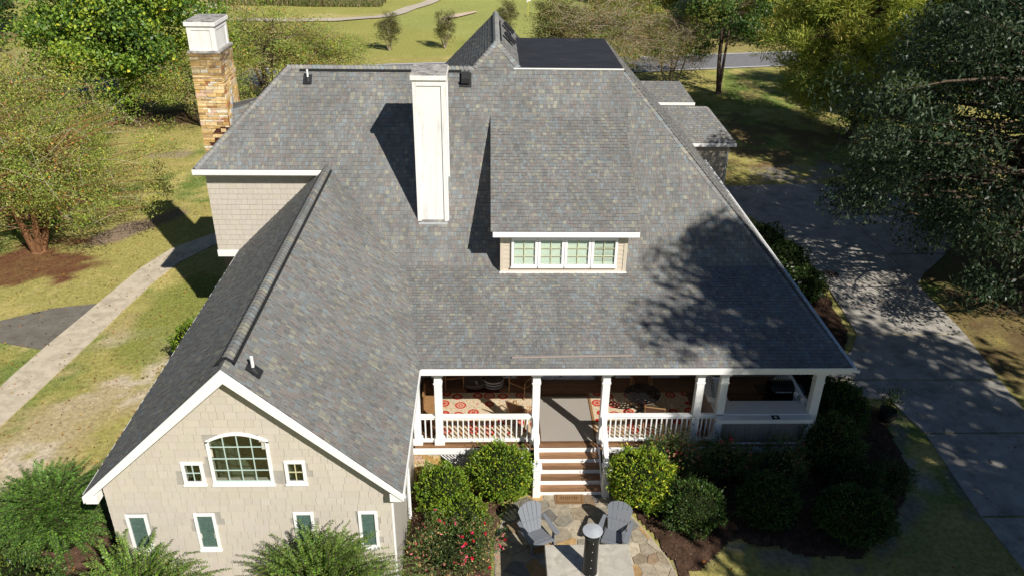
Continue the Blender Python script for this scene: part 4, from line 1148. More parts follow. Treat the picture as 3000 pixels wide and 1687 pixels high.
t = thing('outdoor_fireplace', 'outdoor fireplace with a flat concrete top and a black stove pipe', 'fireplace', (2.32, 13.3, 0.03))
MB().box(1.42, 3.28, 12.3, 14.05, 0.03, 1.40).build('body', M['mortar'], t)
rw = np.random.default_rng(8)
for face in ('back', 'left', 'right'):
    z = 0.05
    while z < 1.36:
        h = min(rw.choice([0.12, 0.16, 0.2]), 1.40 - z); a, a1 = (1.42, 3.28) if face == 'back' else (12.3, 14.05)
        while a < a1 - 0.03:
            wd = min(rw.uniform(0.2, 0.45), a1 - a); c = FST[rw.choice(7)] * rw.uniform(0.8, 1.1); pr = rw.uniform(0.01, 0.03); g = 0.008
            b = MB(c)
            if face == 'back': b.box(a + g, a + wd - g, 14.03, 14.05 + pr, z + g, z + h - g)
            elif face == 'left': b.box(1.42 - pr, 1.44, a + g, a + wd - g, z + g, z + h - g)
            else: b.box(3.26, 3.28 + pr, a + g, a + wd - g, z + g, z + h - g)
            b.build('stone', M['stone'], t); a += wd
        z += h
MB().box(1.335, 3.35, 12.2, 14.16, 1.405, 1.55).build('top_slab', M['capconc'], t, bevel=0.012)
MB().lathe([(0.21, 0.0), (0.2, 0.012), (0.19, 0.02)], (2.32, 13.31, 1.55), 24).build('mortar_collar', M['capconc'], t)
pp = MB()
rr = 0.158
pp.lathe([(0.178, 0.02), (0.172, 0.05), (rr, 1.06), (rr, 1.10)], (2.32, 13.31, 1.55), 28)
pipe = pp.build('stove_pipe', M['black'], t, smooth=True)
MB().lathe([(rr + .006, 1.075), (rr + .006, 1.115), (rr - 0.02, 1.115)], (2.32, 13.31, 1.55), 24).build('rim', M['blackplastic'], pipe)
for k in range(5):
    z = 1.60 + k * 0.245
    MB((0.8, 0.8, 0.8)).blob((2.32 - 0.012 + 0.006 * k, 13.31 - 0.174 + 0.0035 * k, z), (0.009, 0.006, 0.009), 6, 4, 0).build('rivet', M['white'], pipe)
for a in (0.5, 2.6, 4.7):
    MB().beam((2.32 + 0.15 * math.cos(a), 13.31 + 0.15 * math.sin(a), 2.60), (2.32 + 0.15 * math.cos(a), 13.31 + 0.15 * math.sin(a), 2.83), 0.02, 0.008).build('strap', M['steel'], pipe)
MB().lathe([(0.225, 0.0), (0.225, 0.012), (0.02, 0.05)], (2.32, 13.31, 2.82), 32).build('rain_cap', M['steel'], t)

def adirondack(loc, rz, label):
    """faces local -y; slatted fan back, sloping seat, broad arms."""
    t = thing('adirondack_chair', label, 'chair', loc, rz, 'grey adirondack chairs by the fireplace')
    G = M['greypoly']
    n = 5
    for k in range(n):                       # back slats
        a = (k - 2) * 0.105
        xb, xt = a * 0.88, a * 1.32
        wb, wt = 0.044, 0.064
        top = 0.98 - 0.07 * abs(k - 2) ** 1.5 * 0.55
        q = lambda x, z: (x, 0.20 + (z - 0.26) * 0.44, z)
        b = MB(); az = lambda x: 1.0 - 1.05 * x * x - (0.05 if abs(x) > 0.31 else 0)
        b.prism([q(xb - wb, 0.24), q(xb + wb, 0.24), q(xt + wt, az(xt + wt)), q(xt, az(xt)), q(xt - wt, az(xt - wt))], (0, 0.022, -0.01))
        b.build('back_slat', G, t, local=True)
    for k in range(7):                       # seat slats
        f = k / 6
        y0 = -0.36 + f * 0.54; z = 0.37 - f * 0.12 - (0.02 if k == 0 else 0)
        MB().prism([(-0.27, y0, z), (0.27, y0, z), (0.27, y0 + 0.083, z - 0.018), (-0.27, y0 + 0.083, z - 0.018)], (0, 0, -0.022)).build('seat_slat', G, t, local=True)
    MB().box(-0.27, 0.27, -0.385, -0.362, 0.27, 0.35).build('apron', G, t, local=True)
    for sx in (-1, 1):
        MB().prism([(sx * 0.285, -0.36, 0.31), (sx * 0.285, -0.36, 0.22), (sx * 0.285, 0.62, 0.0), (sx * 0.285, 0.62, 0.04), (sx * 0.285, 0.3, 0.22)][::sx], (sx * 0.024, 0, 0)).build('side_rail', G, t, local=True)
        MB().prism([(sx * 0.313, -0.36, 0.0), (sx * 0.313, -0.25, 0.0), (sx * 0.313, -0.25, 0.525), (sx * 0.313, -0.36, 0.525)][::sx], (sx * 0.024, 0, 0)).build('leg', G, t, local=True)
        x0 = sx * 0.375
        pl = [(x0 - 0.075, -0.40), (x0 - 0.05, -0.44), (x0 + 0.05, -0.44), (x0 + 0.075, -0.40), (x0 + 0.07, -0.1), (x0 + 0.04 , 0.36), (x0 - 0.04, 0.36), (x0 - 0.07, -0.1)]
        MB().prism([(p[0], p[1], 0.55 + (p[1] + 0.4) * 0.02) for p in pl], (0, 0, -0.022)).build('arm', G, t, local=True)
    MB().beam((-0.36, 0.36, 0.53), (0.36, 0.36, 0.53), 0.09, 0.022, (0, 0, 1)).build('back_brace', G, t, local=True)
    MB().beam((-0.3, 0.50, 0.8), (0.3, 0.50, 0.8), 0.022, 0.07, (0, 0, 1)).build('back_brace', G, t, local=True)
    return t
adirondack((1.27, 15.72, 0.035), math.radians(25), 'grey adirondack chair left of the fireplace, facing right')
adirondack((3.32, 15.68, 0.035), math.radians(-22), 'grey adirondack chair right of the fireplace, facing left')
t = thing('doormat', 'brown coir doormat at the foot of the stairs', 'doormat', (2.28, 17.38, 0.04))
MB((0.24, 0.145, 0.075)).box(-0.41, 0.41, -0.235, 0.235, 0, 0.014).build('mat', M['coir'], t, local=True)
b = MB((0.10, 0.062, 0.035))
b.box(-0.36, 0.36, -0.19, -0.175, 0.015, 0.017); b.box(-0.36, 0.36, 0.175, 0.19, 0.015, 0.017); b.box(-0.36, -0.345, -0.175, 0.175, 0.015, 0.017); b.box(0.345, 0.36, -0.175, 0.175, 0.015, 0.017)
for k in range(8):
    b.box(-0.24 + k * 0.062, -0.215 + k * 0.062, -0.05, 0.06, 0.015, 0.017)
b.build('worn_pattern', M['coir'], t, local=True)

# ================================================================== GROUND
def axis(lo, hi, step, far):
    core = np.arange(lo, hi + 1e-6, step); out = [core]
    a = [hi]; d = step
    while a[-1] < far: d *= 1.35; a.append(a[-1] + d)
    b = [lo]; d = step
    while b[-1] > -far: d *= 1.35; b.append(b[-1] - d)
    return np.concatenate([np.array(b[1:])[::-1], core, np.array(a[1:])])
gx = axis(-44, 44, 0.26, 1200); gy = axis(8, 110, 0.26, 1400)
X, Y = np.meshgrid(gx, gy)
def mixv(c, col, m):
    return c * (1 - m[..., None]) + np.array(col) * m[..., None]
def smooth(v, a, b):
    t = np.clip((v - a) / (b - a), 0, 1); return t * t * (3 - 2 * t)
def blob_m(cx, cy, rx, ry, rot=0.0, edge=0.5, s=1):
    c, sn = math.cos(rot), math.sin(rot)
    u = ((X - cx) * c + (Y - cy) * sn) / rx; v = (-(X - cx) * sn + (Y - cy) * c) / ry
    d = np.sqrt(u * u + v * v) + (fbm(X * 0.9, Y * 0.9, s) - 0.5) * edge * 2.6
    return smooth(-d, -1.15, -0.75)
n1 = fbm(X * 0.22, Y * 0.22, 1); n2 = fbm(X * 0.9, Y * 0.9, 2); n3 = fbm(X * 2.6, Y * 2.6, 3)
G = np.empty(X.shape + (3,)); G[:] = (0.230, 0.200, 0.062)
G = mixv(G, (0.118, 0.150, 0.036), smooth(n1 * 0.75 + n2 * 0.25, 0.49, 0.58))
G = mixv(G, (0.33, 0.265, 0.095), smooth(n2 * 0.6 + n1 * 0.4, 0.53, 0.66) * 0.8)
G = mixv(G, (0.37, 0.285, 0.13), smooth(n3, 0.62, 0.75) * 0.45)
G = G * np.array((1.62, 1.66, 1.72))
# golf course beyond the road
far = smooth(Y, 74, 77)
gc = np.empty_like(G); gc[:] = (0.34, 0.335, 0.095)
gc = mixv(gc, (0.46, 0.40, 0.16), smooth(fbm(X * 0.09, Y * 0.22, 6), 0.52, 0.66) * 0.9)
gc = mixv(gc, (0.235, 0.285, 0.07), smooth(fbm(X * 0.06, Y * 0.05, 9), 0.54, 0.6) * 0.6)
G = mixv(G, (0, 0, 0), far) + gc * far[..., None]
green = smooth(-np.sqrt(((X - 5) / 17) ** 2 + ((Y - 98) / 13) ** 2), -1.05, -0.97)
G = mixv(G, (0.33, 0.35, 0.105), green * 0.9)
# bare and dry patches left of the wing
for (cx, cy, rx, ry, rot, s) in ((-13.6, 20.6, 1.25, 2.6, -0.25, 11), (-12.2, 22.9, 0.9, 0.9, 0, 12), (-14.6, 18.2, 0.8, 1.2, 0, 13), (-11.6, 25.3, 1.0, 1.6, 0.3, 14), (-13.0, 26.6, 1.4, 0.6, 0.5, 15)):
    m = blob_m(cx, cy, rx, ry, rot, 0.55, s)
    G = mixv(G, (0.58, 0.49, 0.365), m * smooth(n3 + 0.25 * n2, 0.40, 0.58))
m = blob_m(-12.9, 22.5, 3.0, 6.8, -0.15, 0.5, 16)
G = mixv(G, (0.42, 0.335, 0.165), m * smooth(n2, 0.40, 0.58) * 0.75)
G = mixv(G, (0.25, 0.27, 0.065), blob_m(-12.4, 28.0, 1.4, 3.6, -0.1, 0.3, 17) * 0.85)
m = blob_m(-17.1, 36.6, 0.85, 2.6, -0.62, 0.45, 18)
G = mixv(G, (0.27, 0.20, 0.14), m)
G = mixv(G, (0.33, 0.26, 0.18), blob_m(-19.3, 47.5, 1.6, 0.7, 0.2, 0.5, 19) * 0.8)
# needle mulch round the crape myrtle, leaf litter under the trees
m = blob_m(-20.3, 32.9, 2.3, 2.0, 0, 0.75, 20)
G = mixv(G, (0.155, 0.066, 0.036), m * np.clip(0.65 + n3 * 0.5, 0, 1))
G = mixv(G, (0.16, 0.075, 0.04), blob_m(-19.2, 22.6, 2.4, 2.6, 0, 0.3, 21) * 0.95)
G = mixv(G, (0.15, 0.085, 0.055), blob_m(-24.0, 54.8, 4.2, 2.6, 0, 0.5, 22) * 0.85)
m = blob_m(22.5, 30.0, 4.2, 9.5, 0, 0.4, 23) + blob_m(23, 22, 4.5, 8, 0, 0.4, 24)
G = mixv(G, (0.125, 0.075, 0.045), np.clip(m, 0, 1) * np.clip(0.35 + n2 * 0.9, 0, 1))
G = mixv(G, (0.17, 0.105, 0.06), blob_m(18.5, 50, 6.5, 7.5, 0, 0.5, 25) * smooth(n2, 0.42, 0.6) * 0.8)
G = mixv(G, (0.30, 0.27, 0.22), blob_m(18.2, 44.6, 3.2, 1.5, 0.3, 0.6, 26) * smooth(n3, 0.38, 0.55))
# pale sandy rim along the planting bed and the lower drive
for (ax_, ay_, bx_, by_) in ((5.0, 15.0, 6.6, 15.5), (6.6, 15.5, 8.3, 15.0), (8.3, 15.0, 9.6, 14.8), (9.6, 14.8, 11.0, 15.8), (11.0, 15.8, 12.2, 17.2), (13.0, 19.9, 13.6, 21.3), (13.4, 15.4, 13.9, 18.4)):
    L2 = (bx_ - ax_) ** 2 + (by_ - ay_) ** 2
    tt = np.clip(((X - ax_) * (bx_ - ax_) + (Y - ay_) * (by_ - ay_)) / L2, 0, 1)
    d = np.hypot(X - ax_ - tt * (bx_ - ax_), Y - ay_ - tt * (by_ - ay_)) + (n2 - 0.5) * 0.5
    G = mixv(G, (0.24, 0.22, 0.20), smooth(-d, -0.30, -0.08) * smooth(n3, 0.40, 0.56) * 0.7)
G = mixv(G, (0.36, 0.33, 0.27), blob_m(12.7, 18.6, 0.5, 1.1, 0.3, 0.5, 27) * smooth(n3, 0.36, 0.55))
# reddish bank and scrub beyond the road on the right, straw bank upper left
G = mixv(G, (0.33, 0.165, 0.105), blob_m(24, 93, 7.5, 6, 0, 0.5, 28) * 0.9)
G = mixv(G, (0.30, 0.25, 0.10), blob_m(20, 81.5, 14, 4.0, 0, 0.5, 29) * 0.8)
G = mixv(G, (0.32, 0.20, 0.115), blob_m(-46, 86, 8, 4.5, 0.1, 0.4, 30) * 0.9)
G = mixv(G, (0.30, 0.25, 0.12), blob_m(-45, 74, 9, 4, 0.1, 0.4, 31) * 0.6)
Z = np.zeros_like(X) + np.where((Y > 76) & (Y < 130), (fbm(X * 0.05, Y * 0.05, 40) - 0.5) * 1.6 * smooth(Y, 76, 86), 0)
Z += (n2 - 0.5) * 0.05 * (Y < 70) * (np.abs(X) < 44)
nyy, nxx = X.shape
me = bpy.data.meshes.new('lawn')
me.vertices.add(X.size); me.vertices.foreach_set('co', np.stack([X, Y, Z - 0.02], -1).ravel())
ii = np.arange(X.size, dtype=np.int32).reshape(X.shape)
q = np.stack([ii[:-1, :-1], ii[:-1, 1:], ii[1:, 1:], ii[1:, :-1]], -1).reshape(-1, 4)
me.loops.add(q.size); me.loops.foreach_set('vertex_index', q.ravel())
me.polygons.add(len(q)); me.polygons.foreach_set('loop_start', np.arange(0, q.size, 4, dtype=np.int32)); me.polygons.foreach_set('loop_total', np.full(len(q), 4, np.int32))
me.update(calc_edges=True)
at = me.color_attributes.new('Col', 'FLOAT_COLOR', 'POINT')
cc = np.ones((X.size, 4), np.float32); cc[:, :3] = G.reshape(-1, 3); at.data.foreach_set('color', cc.ravel())
me.materials.append(M['lawn'])
lawn = tag(mesh_obj('lawn', me), kind='structure')
def ground_col(x, y):
    i = np.clip(np.searchsorted(gx, x), 0, len(gx) - 1); j = np.clip(np.searchsorted(gy, y), 0, len(gy) - 1)
    return G[j, i]
def ground_z(x, y):
    i = np.clip(np.searchsorted(gx, x), 0, len(gx) - 1); j = np.clip(np.searchsorted(gy, y), 0, len(gy) - 1)
    return Z[j, i] - 0.02

# ---- paved strips made of separate slabs
def slabs(name, left, right, m, z=0.025, t=0.06, gap=0.005, piece='slab'):
    root = tag(bpy.data.objects.new(name, None), kind='structure'); link(root); ORG[root.name] = np.zeros(3)
    for i in range(len(left) - 1):
        a0, a1 = np.array(left[i]), np.array(left[i + 1]); b0, b1 = np.array(right[i]), np.array(right[i + 1])
        e = lambda p, q: p + (q - p) * gap / max(np.linalg.norm(q - p), 0.01)
        poly = [e(a0, a1), e(b0, b1), e(b1, b0), e(a1, a0)]
        p3 = [(*p, z) for p in poly]
        nrm = np.cross(np.array(p3[1]) - p3[0], np.array(p3[2]) - p3[1])
        if nrm[2] < 0: p3 = p3[::-1]
        MB().prism(p3, (0, 0, -t)).build(piece, M[m], root)
    return root
def resample(pts, n):
    pts = np.array(pts, float); s = np.r_[0, np.cumsum(np.linalg.norm(np.diff(pts, axis=0), axis=1))]
    t = np.linspace(0, s[-1], n); return np.stack([np.interp(t, s, pts[:, k]) for k in range(2)], -1)
WL = [(-9.2, 36.9), (-11.2, 36.6), (-13.1, 35.85), (-14.05, 34.95), (-14.8, 33.75), (-15.35, 31.7), (-15.72, 29.1), (-16.3, 25.5), (-16.6, 23.0), (-16.8, 19), (-16.9, 13)]
WR = [(-9.2, 35.7), (-11.0, 35.4), (-12.7, 34.6), (-13.5, 33.5), (-14.1, 31.6), (-14.45, 29.05), (-14.7, 26.7), (-15.1, 23.5), (-15.45, 20.8), (-15.6, 18), (-15.7, 13)]
slabs('walkway', resample(WL, 14), resample(WR, 14), 'walkconc')
pad = tag(MB().prism([(-16.0, 26.6, 0.012), (-15.8, 28.85, 0.012), (-17.4, 28.45, 0.012), (-19.2, 27.3, 0.012), (-21, 26.4, 0.012), (-21, 25.9, 0.012), (-18.1, 25.9, 0.012), (-16.3, 25.4, 0.012)][::-1], (0, 0, -0.05)).build('side_pad', M['padconc']), kind='structure')
# driveway: garage pad, turnaround, lower drive
drv = slabs('driveway', [(13.3, 42.4), (13.3, 38.5), (14.55, 34.5), (14.6, 30.6), (14.25, 26.4)], [(18.56, 42.75), (18.56, 38.5), (18.58, 34.5), (18.6, 30.6), (18.5, 26.4)], 'concrete')
for poly in ([(18.62, 42.75), (22.2, 41.8), (23.3, 38.4), (18.62, 38.4)], [(18.62, 38.3), (23.3, 38.3), (23.1, 35.7), (21.4, 33.6), (18.64, 33.6)], [(18.64, 33.5), (21.3, 33.5), (19.35, 31.55), (18.68, 30.6)],
             [(14.2, 26.3), (18.48, 26.3), (18.1, 23.3), (11.9, 23.3), (12.4, 24.4), (13.5, 25.1)], [(11.9, 23.2), (18.08, 23.2), (17.75, 20.3), (13.95, 20.3), (13.62, 22.1), (11.9, 22.4)],
             [(13.95, 20.2), (17.75, 20.2), (17.7, 16.6), (13.75, 16.6)], [(13.75, 16.5), (17.7, 16.5), (17.75, 12.8), (13.9, 12.8)], [(13.9, 12.7), (17.75, 12.7), (17.9, 8.6), (14.2, 8.6)]):
    p3 = [(p[0], p[1], 0.025) for p in poly]
    if np.cross(np.array(p3[1]) - p3[0], np.array(p3[2]) - p3[1])[2] < 0: p3 = p3[::-1]
    MB().prism(p3, (0, 0, -0.06)).build('slab', M['concrete'], drv)
# road, edge lines, cart paths, bunker
def strip(name, pts, wd, m, z, kind='structure', parent=None):
    pts = np.array(pts, float); b = MB(); Lp, Rp = [], []
    for i, p in enumerate(pts):
        d = pts[min(i + 1, len(pts) - 1)] - pts[max(i - 1, 0)]; d /= np.linalg.norm(d); s = np.array((-d[1], d[0]))
        Lp.append(p + s * wd / 2); Rp.append(p - s * wd / 2)
    zz = lambda p: (z if np.isscalar(z) else z(p))
    for i in range(len(pts) - 1):
        b.add([(*Rp[i], zz(Rp[i])), (*Rp[i + 1], zz(Rp[i + 1])), (*Lp[i + 1], zz(Lp[i + 1])), (*Lp[i], zz(Lp[i]))], [(0, 1, 2, 3)])
    o = b.build(name, M[m], parent)
    if parent is None: tag(o, kind=kind)
    return o
def curve(pts, n):
    pts = np.array(pts, float); t = np.linspace(0, len(pts) - 1, n); out = []
    P = np.vstack([2 * pts[0] - pts[1], pts, 2 * pts[-1] - pts[-2]])
    for s in t:
        i = min(int(s), len(pts) - 2); f = s - i; p0, p1, p2, p3 = P[i:i + 4]
        out.append(0.5 * (2 * p1 + (p2 - p0) * f + (2 * p0 - 5 * p1 + 4 * p2 - p3) * f * f + (3 * p1 - p0 - 3 * p2 + p3) * f ** 3))
    return np.array(out)
RD = curve([(-120, 44), (-80, 52.5), (-45, 62.2), (-25, 66), (-8, 69.5), (8, 72.0), (24, 75.2), (40, 78.5), (80, 88), (140, 104)], 60)
road = strip('road', RD, 6.0, 'asphalt', 0.03)
def offs(pts, o):
    d = np.gradient(pts, axis=0); d /= np.linalg.norm(d, axis=1, keepdims=True); return pts + np.stack([-d[:, 1], d[:, 0]], -1) * o
strip('edge_line', offs(RD, 2.72), 0.16, 'paintline', 0.038, parent=road); strip('edge_line', offs(RD, -2.72), 0.16, 'paintline', 0.038, parent=road)
zg = lambda p: float(ground_z(np.array(p[0]), np.array(p[1]))) + 0.12
strip('cart_path', curve([(-42, 92), (-36, 92.6), (-30, 94.0), (-22, 94.6), (-16.5, 95.4), (-12.0, 96.9), (-9.2, 103.6), (-7.0, 109), (-5, 118), (-2, 135)], 50), 1.7, 'pathconc', zg)
strip('cart_path', curve([(-31.5, 93.8), (-33.4, 96.5), (-33.2, 101.5), (-32.6, 107.5), (-31, 118), (-27, 135)], 30), 2.0, 'pathconc', zg)
bk = curve([(-5.6, 95.7), (-5.2, 96.6), (-4.0, 98.6), (-1.7, 100.6), (-1.5, 100.0), (-3.2, 97.3), (-4.9, 95.5), (-5.6, 95.7)], 24)
b = MB(); b.add([(p[0], p[1], zg(p) + 0.04) for p in bk[:-1]], [tuple(range(23))[::-1]])
tag(b.build('bunker', M['sand']), kind='structure')
t = thing('golf_flag', 'white flag on a yellow pole on the golf green', 'flag', (4.6, 98.6, float(ground_z(np.array(4.6), np.array(98.6)))))
MB().tube([(0, 0, 0), (0, 0, 2.1)], 0.022, 6).build('pole', M['yellow'], t, local=True)
MB().prism([(0.02, 0, 1.65), (0.26, 0.05, 1.62), (0.28, 0.1, 2.02), (0.02, 0, 2.08)], (0, 0.012, 0)).prism([(0.0, 0, 1.45), (-0.22, 0.05, 1.55), (-0.10, 0.03, 1.9), (0.0, 0, 2.0)], (0, 0.012, 0)).build('flag', M['flagcloth'], t, local=True)

# ---- planting beds: bark mulch mounds
def bed(name, poly, s, dark=1.0):
    poly = np.array(poly, float)
    x0, y0 = poly.min(0); x1, y1 = poly.max(0); st_ = 0.09
    xs_ = np.arange(x0, x1, st_); ys_ = np.arange(y0, y1, st_); XX, YY = np.meshgrid(xs_, ys_)
    inside = np.zeros(XX.shape, bool); j = len(poly) - 1
    wx = XX + (fbm(XX * 2, YY * 2, s) - .5) * 0.35; wy = YY + (fbm(XX * 2, YY * 2, s + 7) - .5) * 0.35
    dmin = np.full(XX.shape, 9.0)
    for i in range(len(poly)):
        xi, yi = poly[i]; xj, yj = poly[j]
        with np.errstate(divide='ignore', invalid='ignore'):
            c = ((yi > wy) != (yj > wy)) & (wx < (xj - xi) * (wy - yi) / (yj - yi + 1e-12) + xi)
        inside ^= c
        L2 = (xj - xi) ** 2 + (yj - yi) ** 2; tt = np.clip(((wx - xi) * (xj - xi) + (wy - yi) * (yj - yi)) / L2, 0, 1)
        dmin = np.minimum(dmin, np.hypot(wx - xi - tt * (xj - xi), wy - yi - tt * (yj - yi))); j = i
    zz = np.where(inside, 0.012 + 0.05 * smooth(dmin, 0, 0.35) + (vnoise(XX * 9, YY * 9, s) - .5) * 0.05 * smooth(dmin, 0, 0.2), -0.03)
    ix = np.arange(XX.size).reshape(XX.shape)
    qq = np.stack([ix[:-1, :-1], ix[:-1, 1:], ix[1:, 1:], ix[1:, :-1]], -1).reshape(-1, 4)
    keep = inside.ravel()[qq].all(1)
    qq = qq[keep]; used, inv = np.unique(qq, return_inverse=True); qq = inv.reshape(-1, 4).astype(np.int32)
    V = np.stack([XX.ravel(), YY.ravel(), zz.ravel()], -1)[used]
    me = bpy.data.meshes.new(name); me.vertices.add(len(V)); me.vertices.foreach_set('co', V.ravel())
    me.loops.add(qq.size); me.loops.foreach_set('vertex_index', qq.ravel()); me.polygons.add(len(qq))
    me.polygons.foreach_set('loop_start', np.arange(0, qq.size, 4, dtype=np.int32)); me.polygons.foreach_set('loop_total', np.full(len(qq), 4, np.int32)); me.update(calc_edges=True)
    at = me.color_attributes.new('Col', 'FLOAT_COLOR', 'POINT'); cc = np.ones((len(V), 4), np.float32)
    base = np.array((0.105, 0.062, 0.042)) * dark; k = vnoise(V[:, 0] * 12, V[:, 1] * 12, s + 3)[:, None]
    cc[:, :3] = base * (0.55 + 0.9 * k); at.data.foreach_set('color', cc.ravel()); me.materials.append(M['mulch'])
    o = tag(mesh_obj(name, me), kind='structure')
    # loose bark chips
    r = np.random.default_rng(s + 100); pick = r.choice(len(V), min(2600, len(V)), replace=len(V) < 2600); P = V[pick] + r.normal(size=(len(pick), 3)) * (0.04, 0.04, 0) + (0, 0, 0.015)
    D = rdir(r, len(P)) * (1, 1, 0.2); NN = rdir(r, len(P)) * 0.3 + (0, 0, 1)
    ch = leaf_mesh('bark_chips', P, D, NN, r.uniform(0.03, 0.09, len(P)), r.uniform(0.012, 0.03, len(P)), palette(r, [(0.13, 0.07, 0.045), (0.22, 0.13, 0.08), (0.07, 0.04, 0.03), (0.34, 0.24, 0.16)], [3, 2, 3, 1], len(P)), M['printed'])
    tag(mesh_obj('bark_chips', ch, o), kind='stuff')
    return o
bed('mulch_bed', [(-2.2, 12.0), (0.15, 12.0), (0.1, 15.9), (0.6, 17.25), (1.2, 17.7), (1.35, 18.6), (-2.2, 18.6)], 50)
bed('mulch_bed', [(3.4, 17.65), (3.8, 17.1), (4.3, 16.1), (4.68, 15.2), (4.95, 14.0), (5.3, 14.6), (6.6, 15.75), (8.3, 15.2), (9.6, 15.0), (10.9, 15.9), (12.0, 17.2), (12.7, 18.6), (12.9, 20.3), (13.2, 21.6), (11.8, 22.1), (9.7, 21.9), (9.6, 18.6), (3.4, 18.6)], 60, 0.75)
bed('mulch_bed', [(10.2, 36.5), (13.4, 36.0), (14.3, 34.4), (14.35, 30.0), (14.0, 26.4), (13.3, 25.2), (12.2, 24.6), (10.2, 24.2)], 70, 0.5)
bed('mulch_bed', [(-12.8, 11.5), (-2.2, 11.5), (-2.2, 13.8), (-8.5, 13.8), (-8.6, 15.2), (-9.6, 17.5), (-11.5, 17.8), (-12.8, 15.5)], 80, 1.3)

# ---- grass blades and fallen leaves (nobody could count them)
r = np.random.default_rng(77)
def scatter(n, x0, x1, y0, y1):
    return r.uniform(x0, x1, n), r.uniform(y0, y1, n)
def off_paving(x, y):
    m = np.ones(len(x), bool)
    m &= ~((x > -9.7) & (x < 13.3) & (y > 18.3) & (y < 51)); m &= ~((x > -9) & (x < 4.95) & (y > 11) & (y < 19))
    m &= ~((x > 13.2) & (x < 18.7) & (y > 22) & (y < 43)); m &= ~((x > 13.6) & (x < 17.9) & (y < 24)); m &= ~((x > 4.9) & (x < 13) & (y > 15.4) & (y < 24))
    m &= ~((x > 18.5) & (x < 23.3) & (y > 31) & (y < 43))
    for i in range(len(WL) - 1):
        cx = (np.interp(y, [WL[i + 1][1], WL[i][1]], [WL[i + 1][0], WL[i][0]])); dx = (np.interp(y, [WR[i + 1][1], WR[i][1]], [WR[i + 1][0], WR[i][0]]))
        lo, hi = min(WL[i + 1][1], WR[i + 1][1]), max(WL[i][1], WR[i][1])
        m &= ~((y >= lo) & (y <= hi) & (x > cx - 0.1) & (x < dx + 0.1))
    m &= ~((x > -21) & (x < -15.8) & (y > 25.3) & (y < 28.9))
    return m
gxs, gys = [], []
for n, *bx in ((115000, -24, -9, 14, 38), (34000, -26, -9.7, 38, 56), (16000, 12.9, 30, 42.5, 66), (26000, 4.9, 14.2, 11.5, 22), (10000, 17.8, 26, 12, 31)):
    a, b_ = scatter(n, *bx); m = off_paving(a, b_); gxs.append(a[m]); gys.append(b_[m])
ax_, ay_ = np.concatenate(gxs), np.concatenate(gys)
c = ground_col(ax_, ay_); lush = (c[:, 1] > c[:, 0] * 0.92) | (r.random(len(ax_)) < 0.25)
ax_, ay_, c = ax_[lush], ay_[lush], c[lush]; n = len(ax_)
h = r.uniform(0.035, 0.085, n) * (1 + 0.3 * (ay_ > 38))
D = r.normal(size=(n, 3)) * (0.5, 0.5, 0) + (0, 0, 1)
gm = leaf_mesh('grass_blades', np.stack([ax_, ay_, ground_z(ax_, ay_) + h * 0.4], -1), D, rdir(r, n), h, 0.02 + 0.012 * (ay_ > 38), np.clip(c * r.uniform(0.75, 1.35, (n, 1)), 0, 1), M['leaf'])
tag(mesh_obj('grass_blades', gm), kind='stuff')
a, b_ = [], []
for nn, *bx in ((1500, -24, -9, 14, 40), (700, -28, -9, 40, 58), (700, 5, 26, 11.5, 32), (700, 13, 28, 42, 62)):
    p, q_ = scatter(nn, *bx); a.append(p); b_.append(q_)
a, b_ = np.concatenate(a), np.concatenate(b_); m = ~((a > -9.7) & (a < 13.3) & (b_ > 18.3) & (b_ < 51)) & ~((a > -9) & (a < 5) & (b_ < 19)); a, b_ = a[m], b_[m]; n = len(a)
fl = leaf_mesh('fallen_leaves', np.stack([a, b_, np.maximum(ground_z(a, b_), 0.0) + 0.05], -1), rdir(r, n) * (1, 1, 0.2), rdir(r, n) * 0.4 + (0, 0, 1), r.uniform(0.06, 0.12, n), r.uniform(0.035, 0.07, n), palette(r, [(0.42, 0.16, 0.03), (0.30, 0.16, 0.06), (0.45, 0.28, 0.04), (0.14, 0.07, 0.04)], [2, 3, 1, 2], n), M['printed'])
tag(mesh_obj('fallen_leaves', fl), kind='stuff')

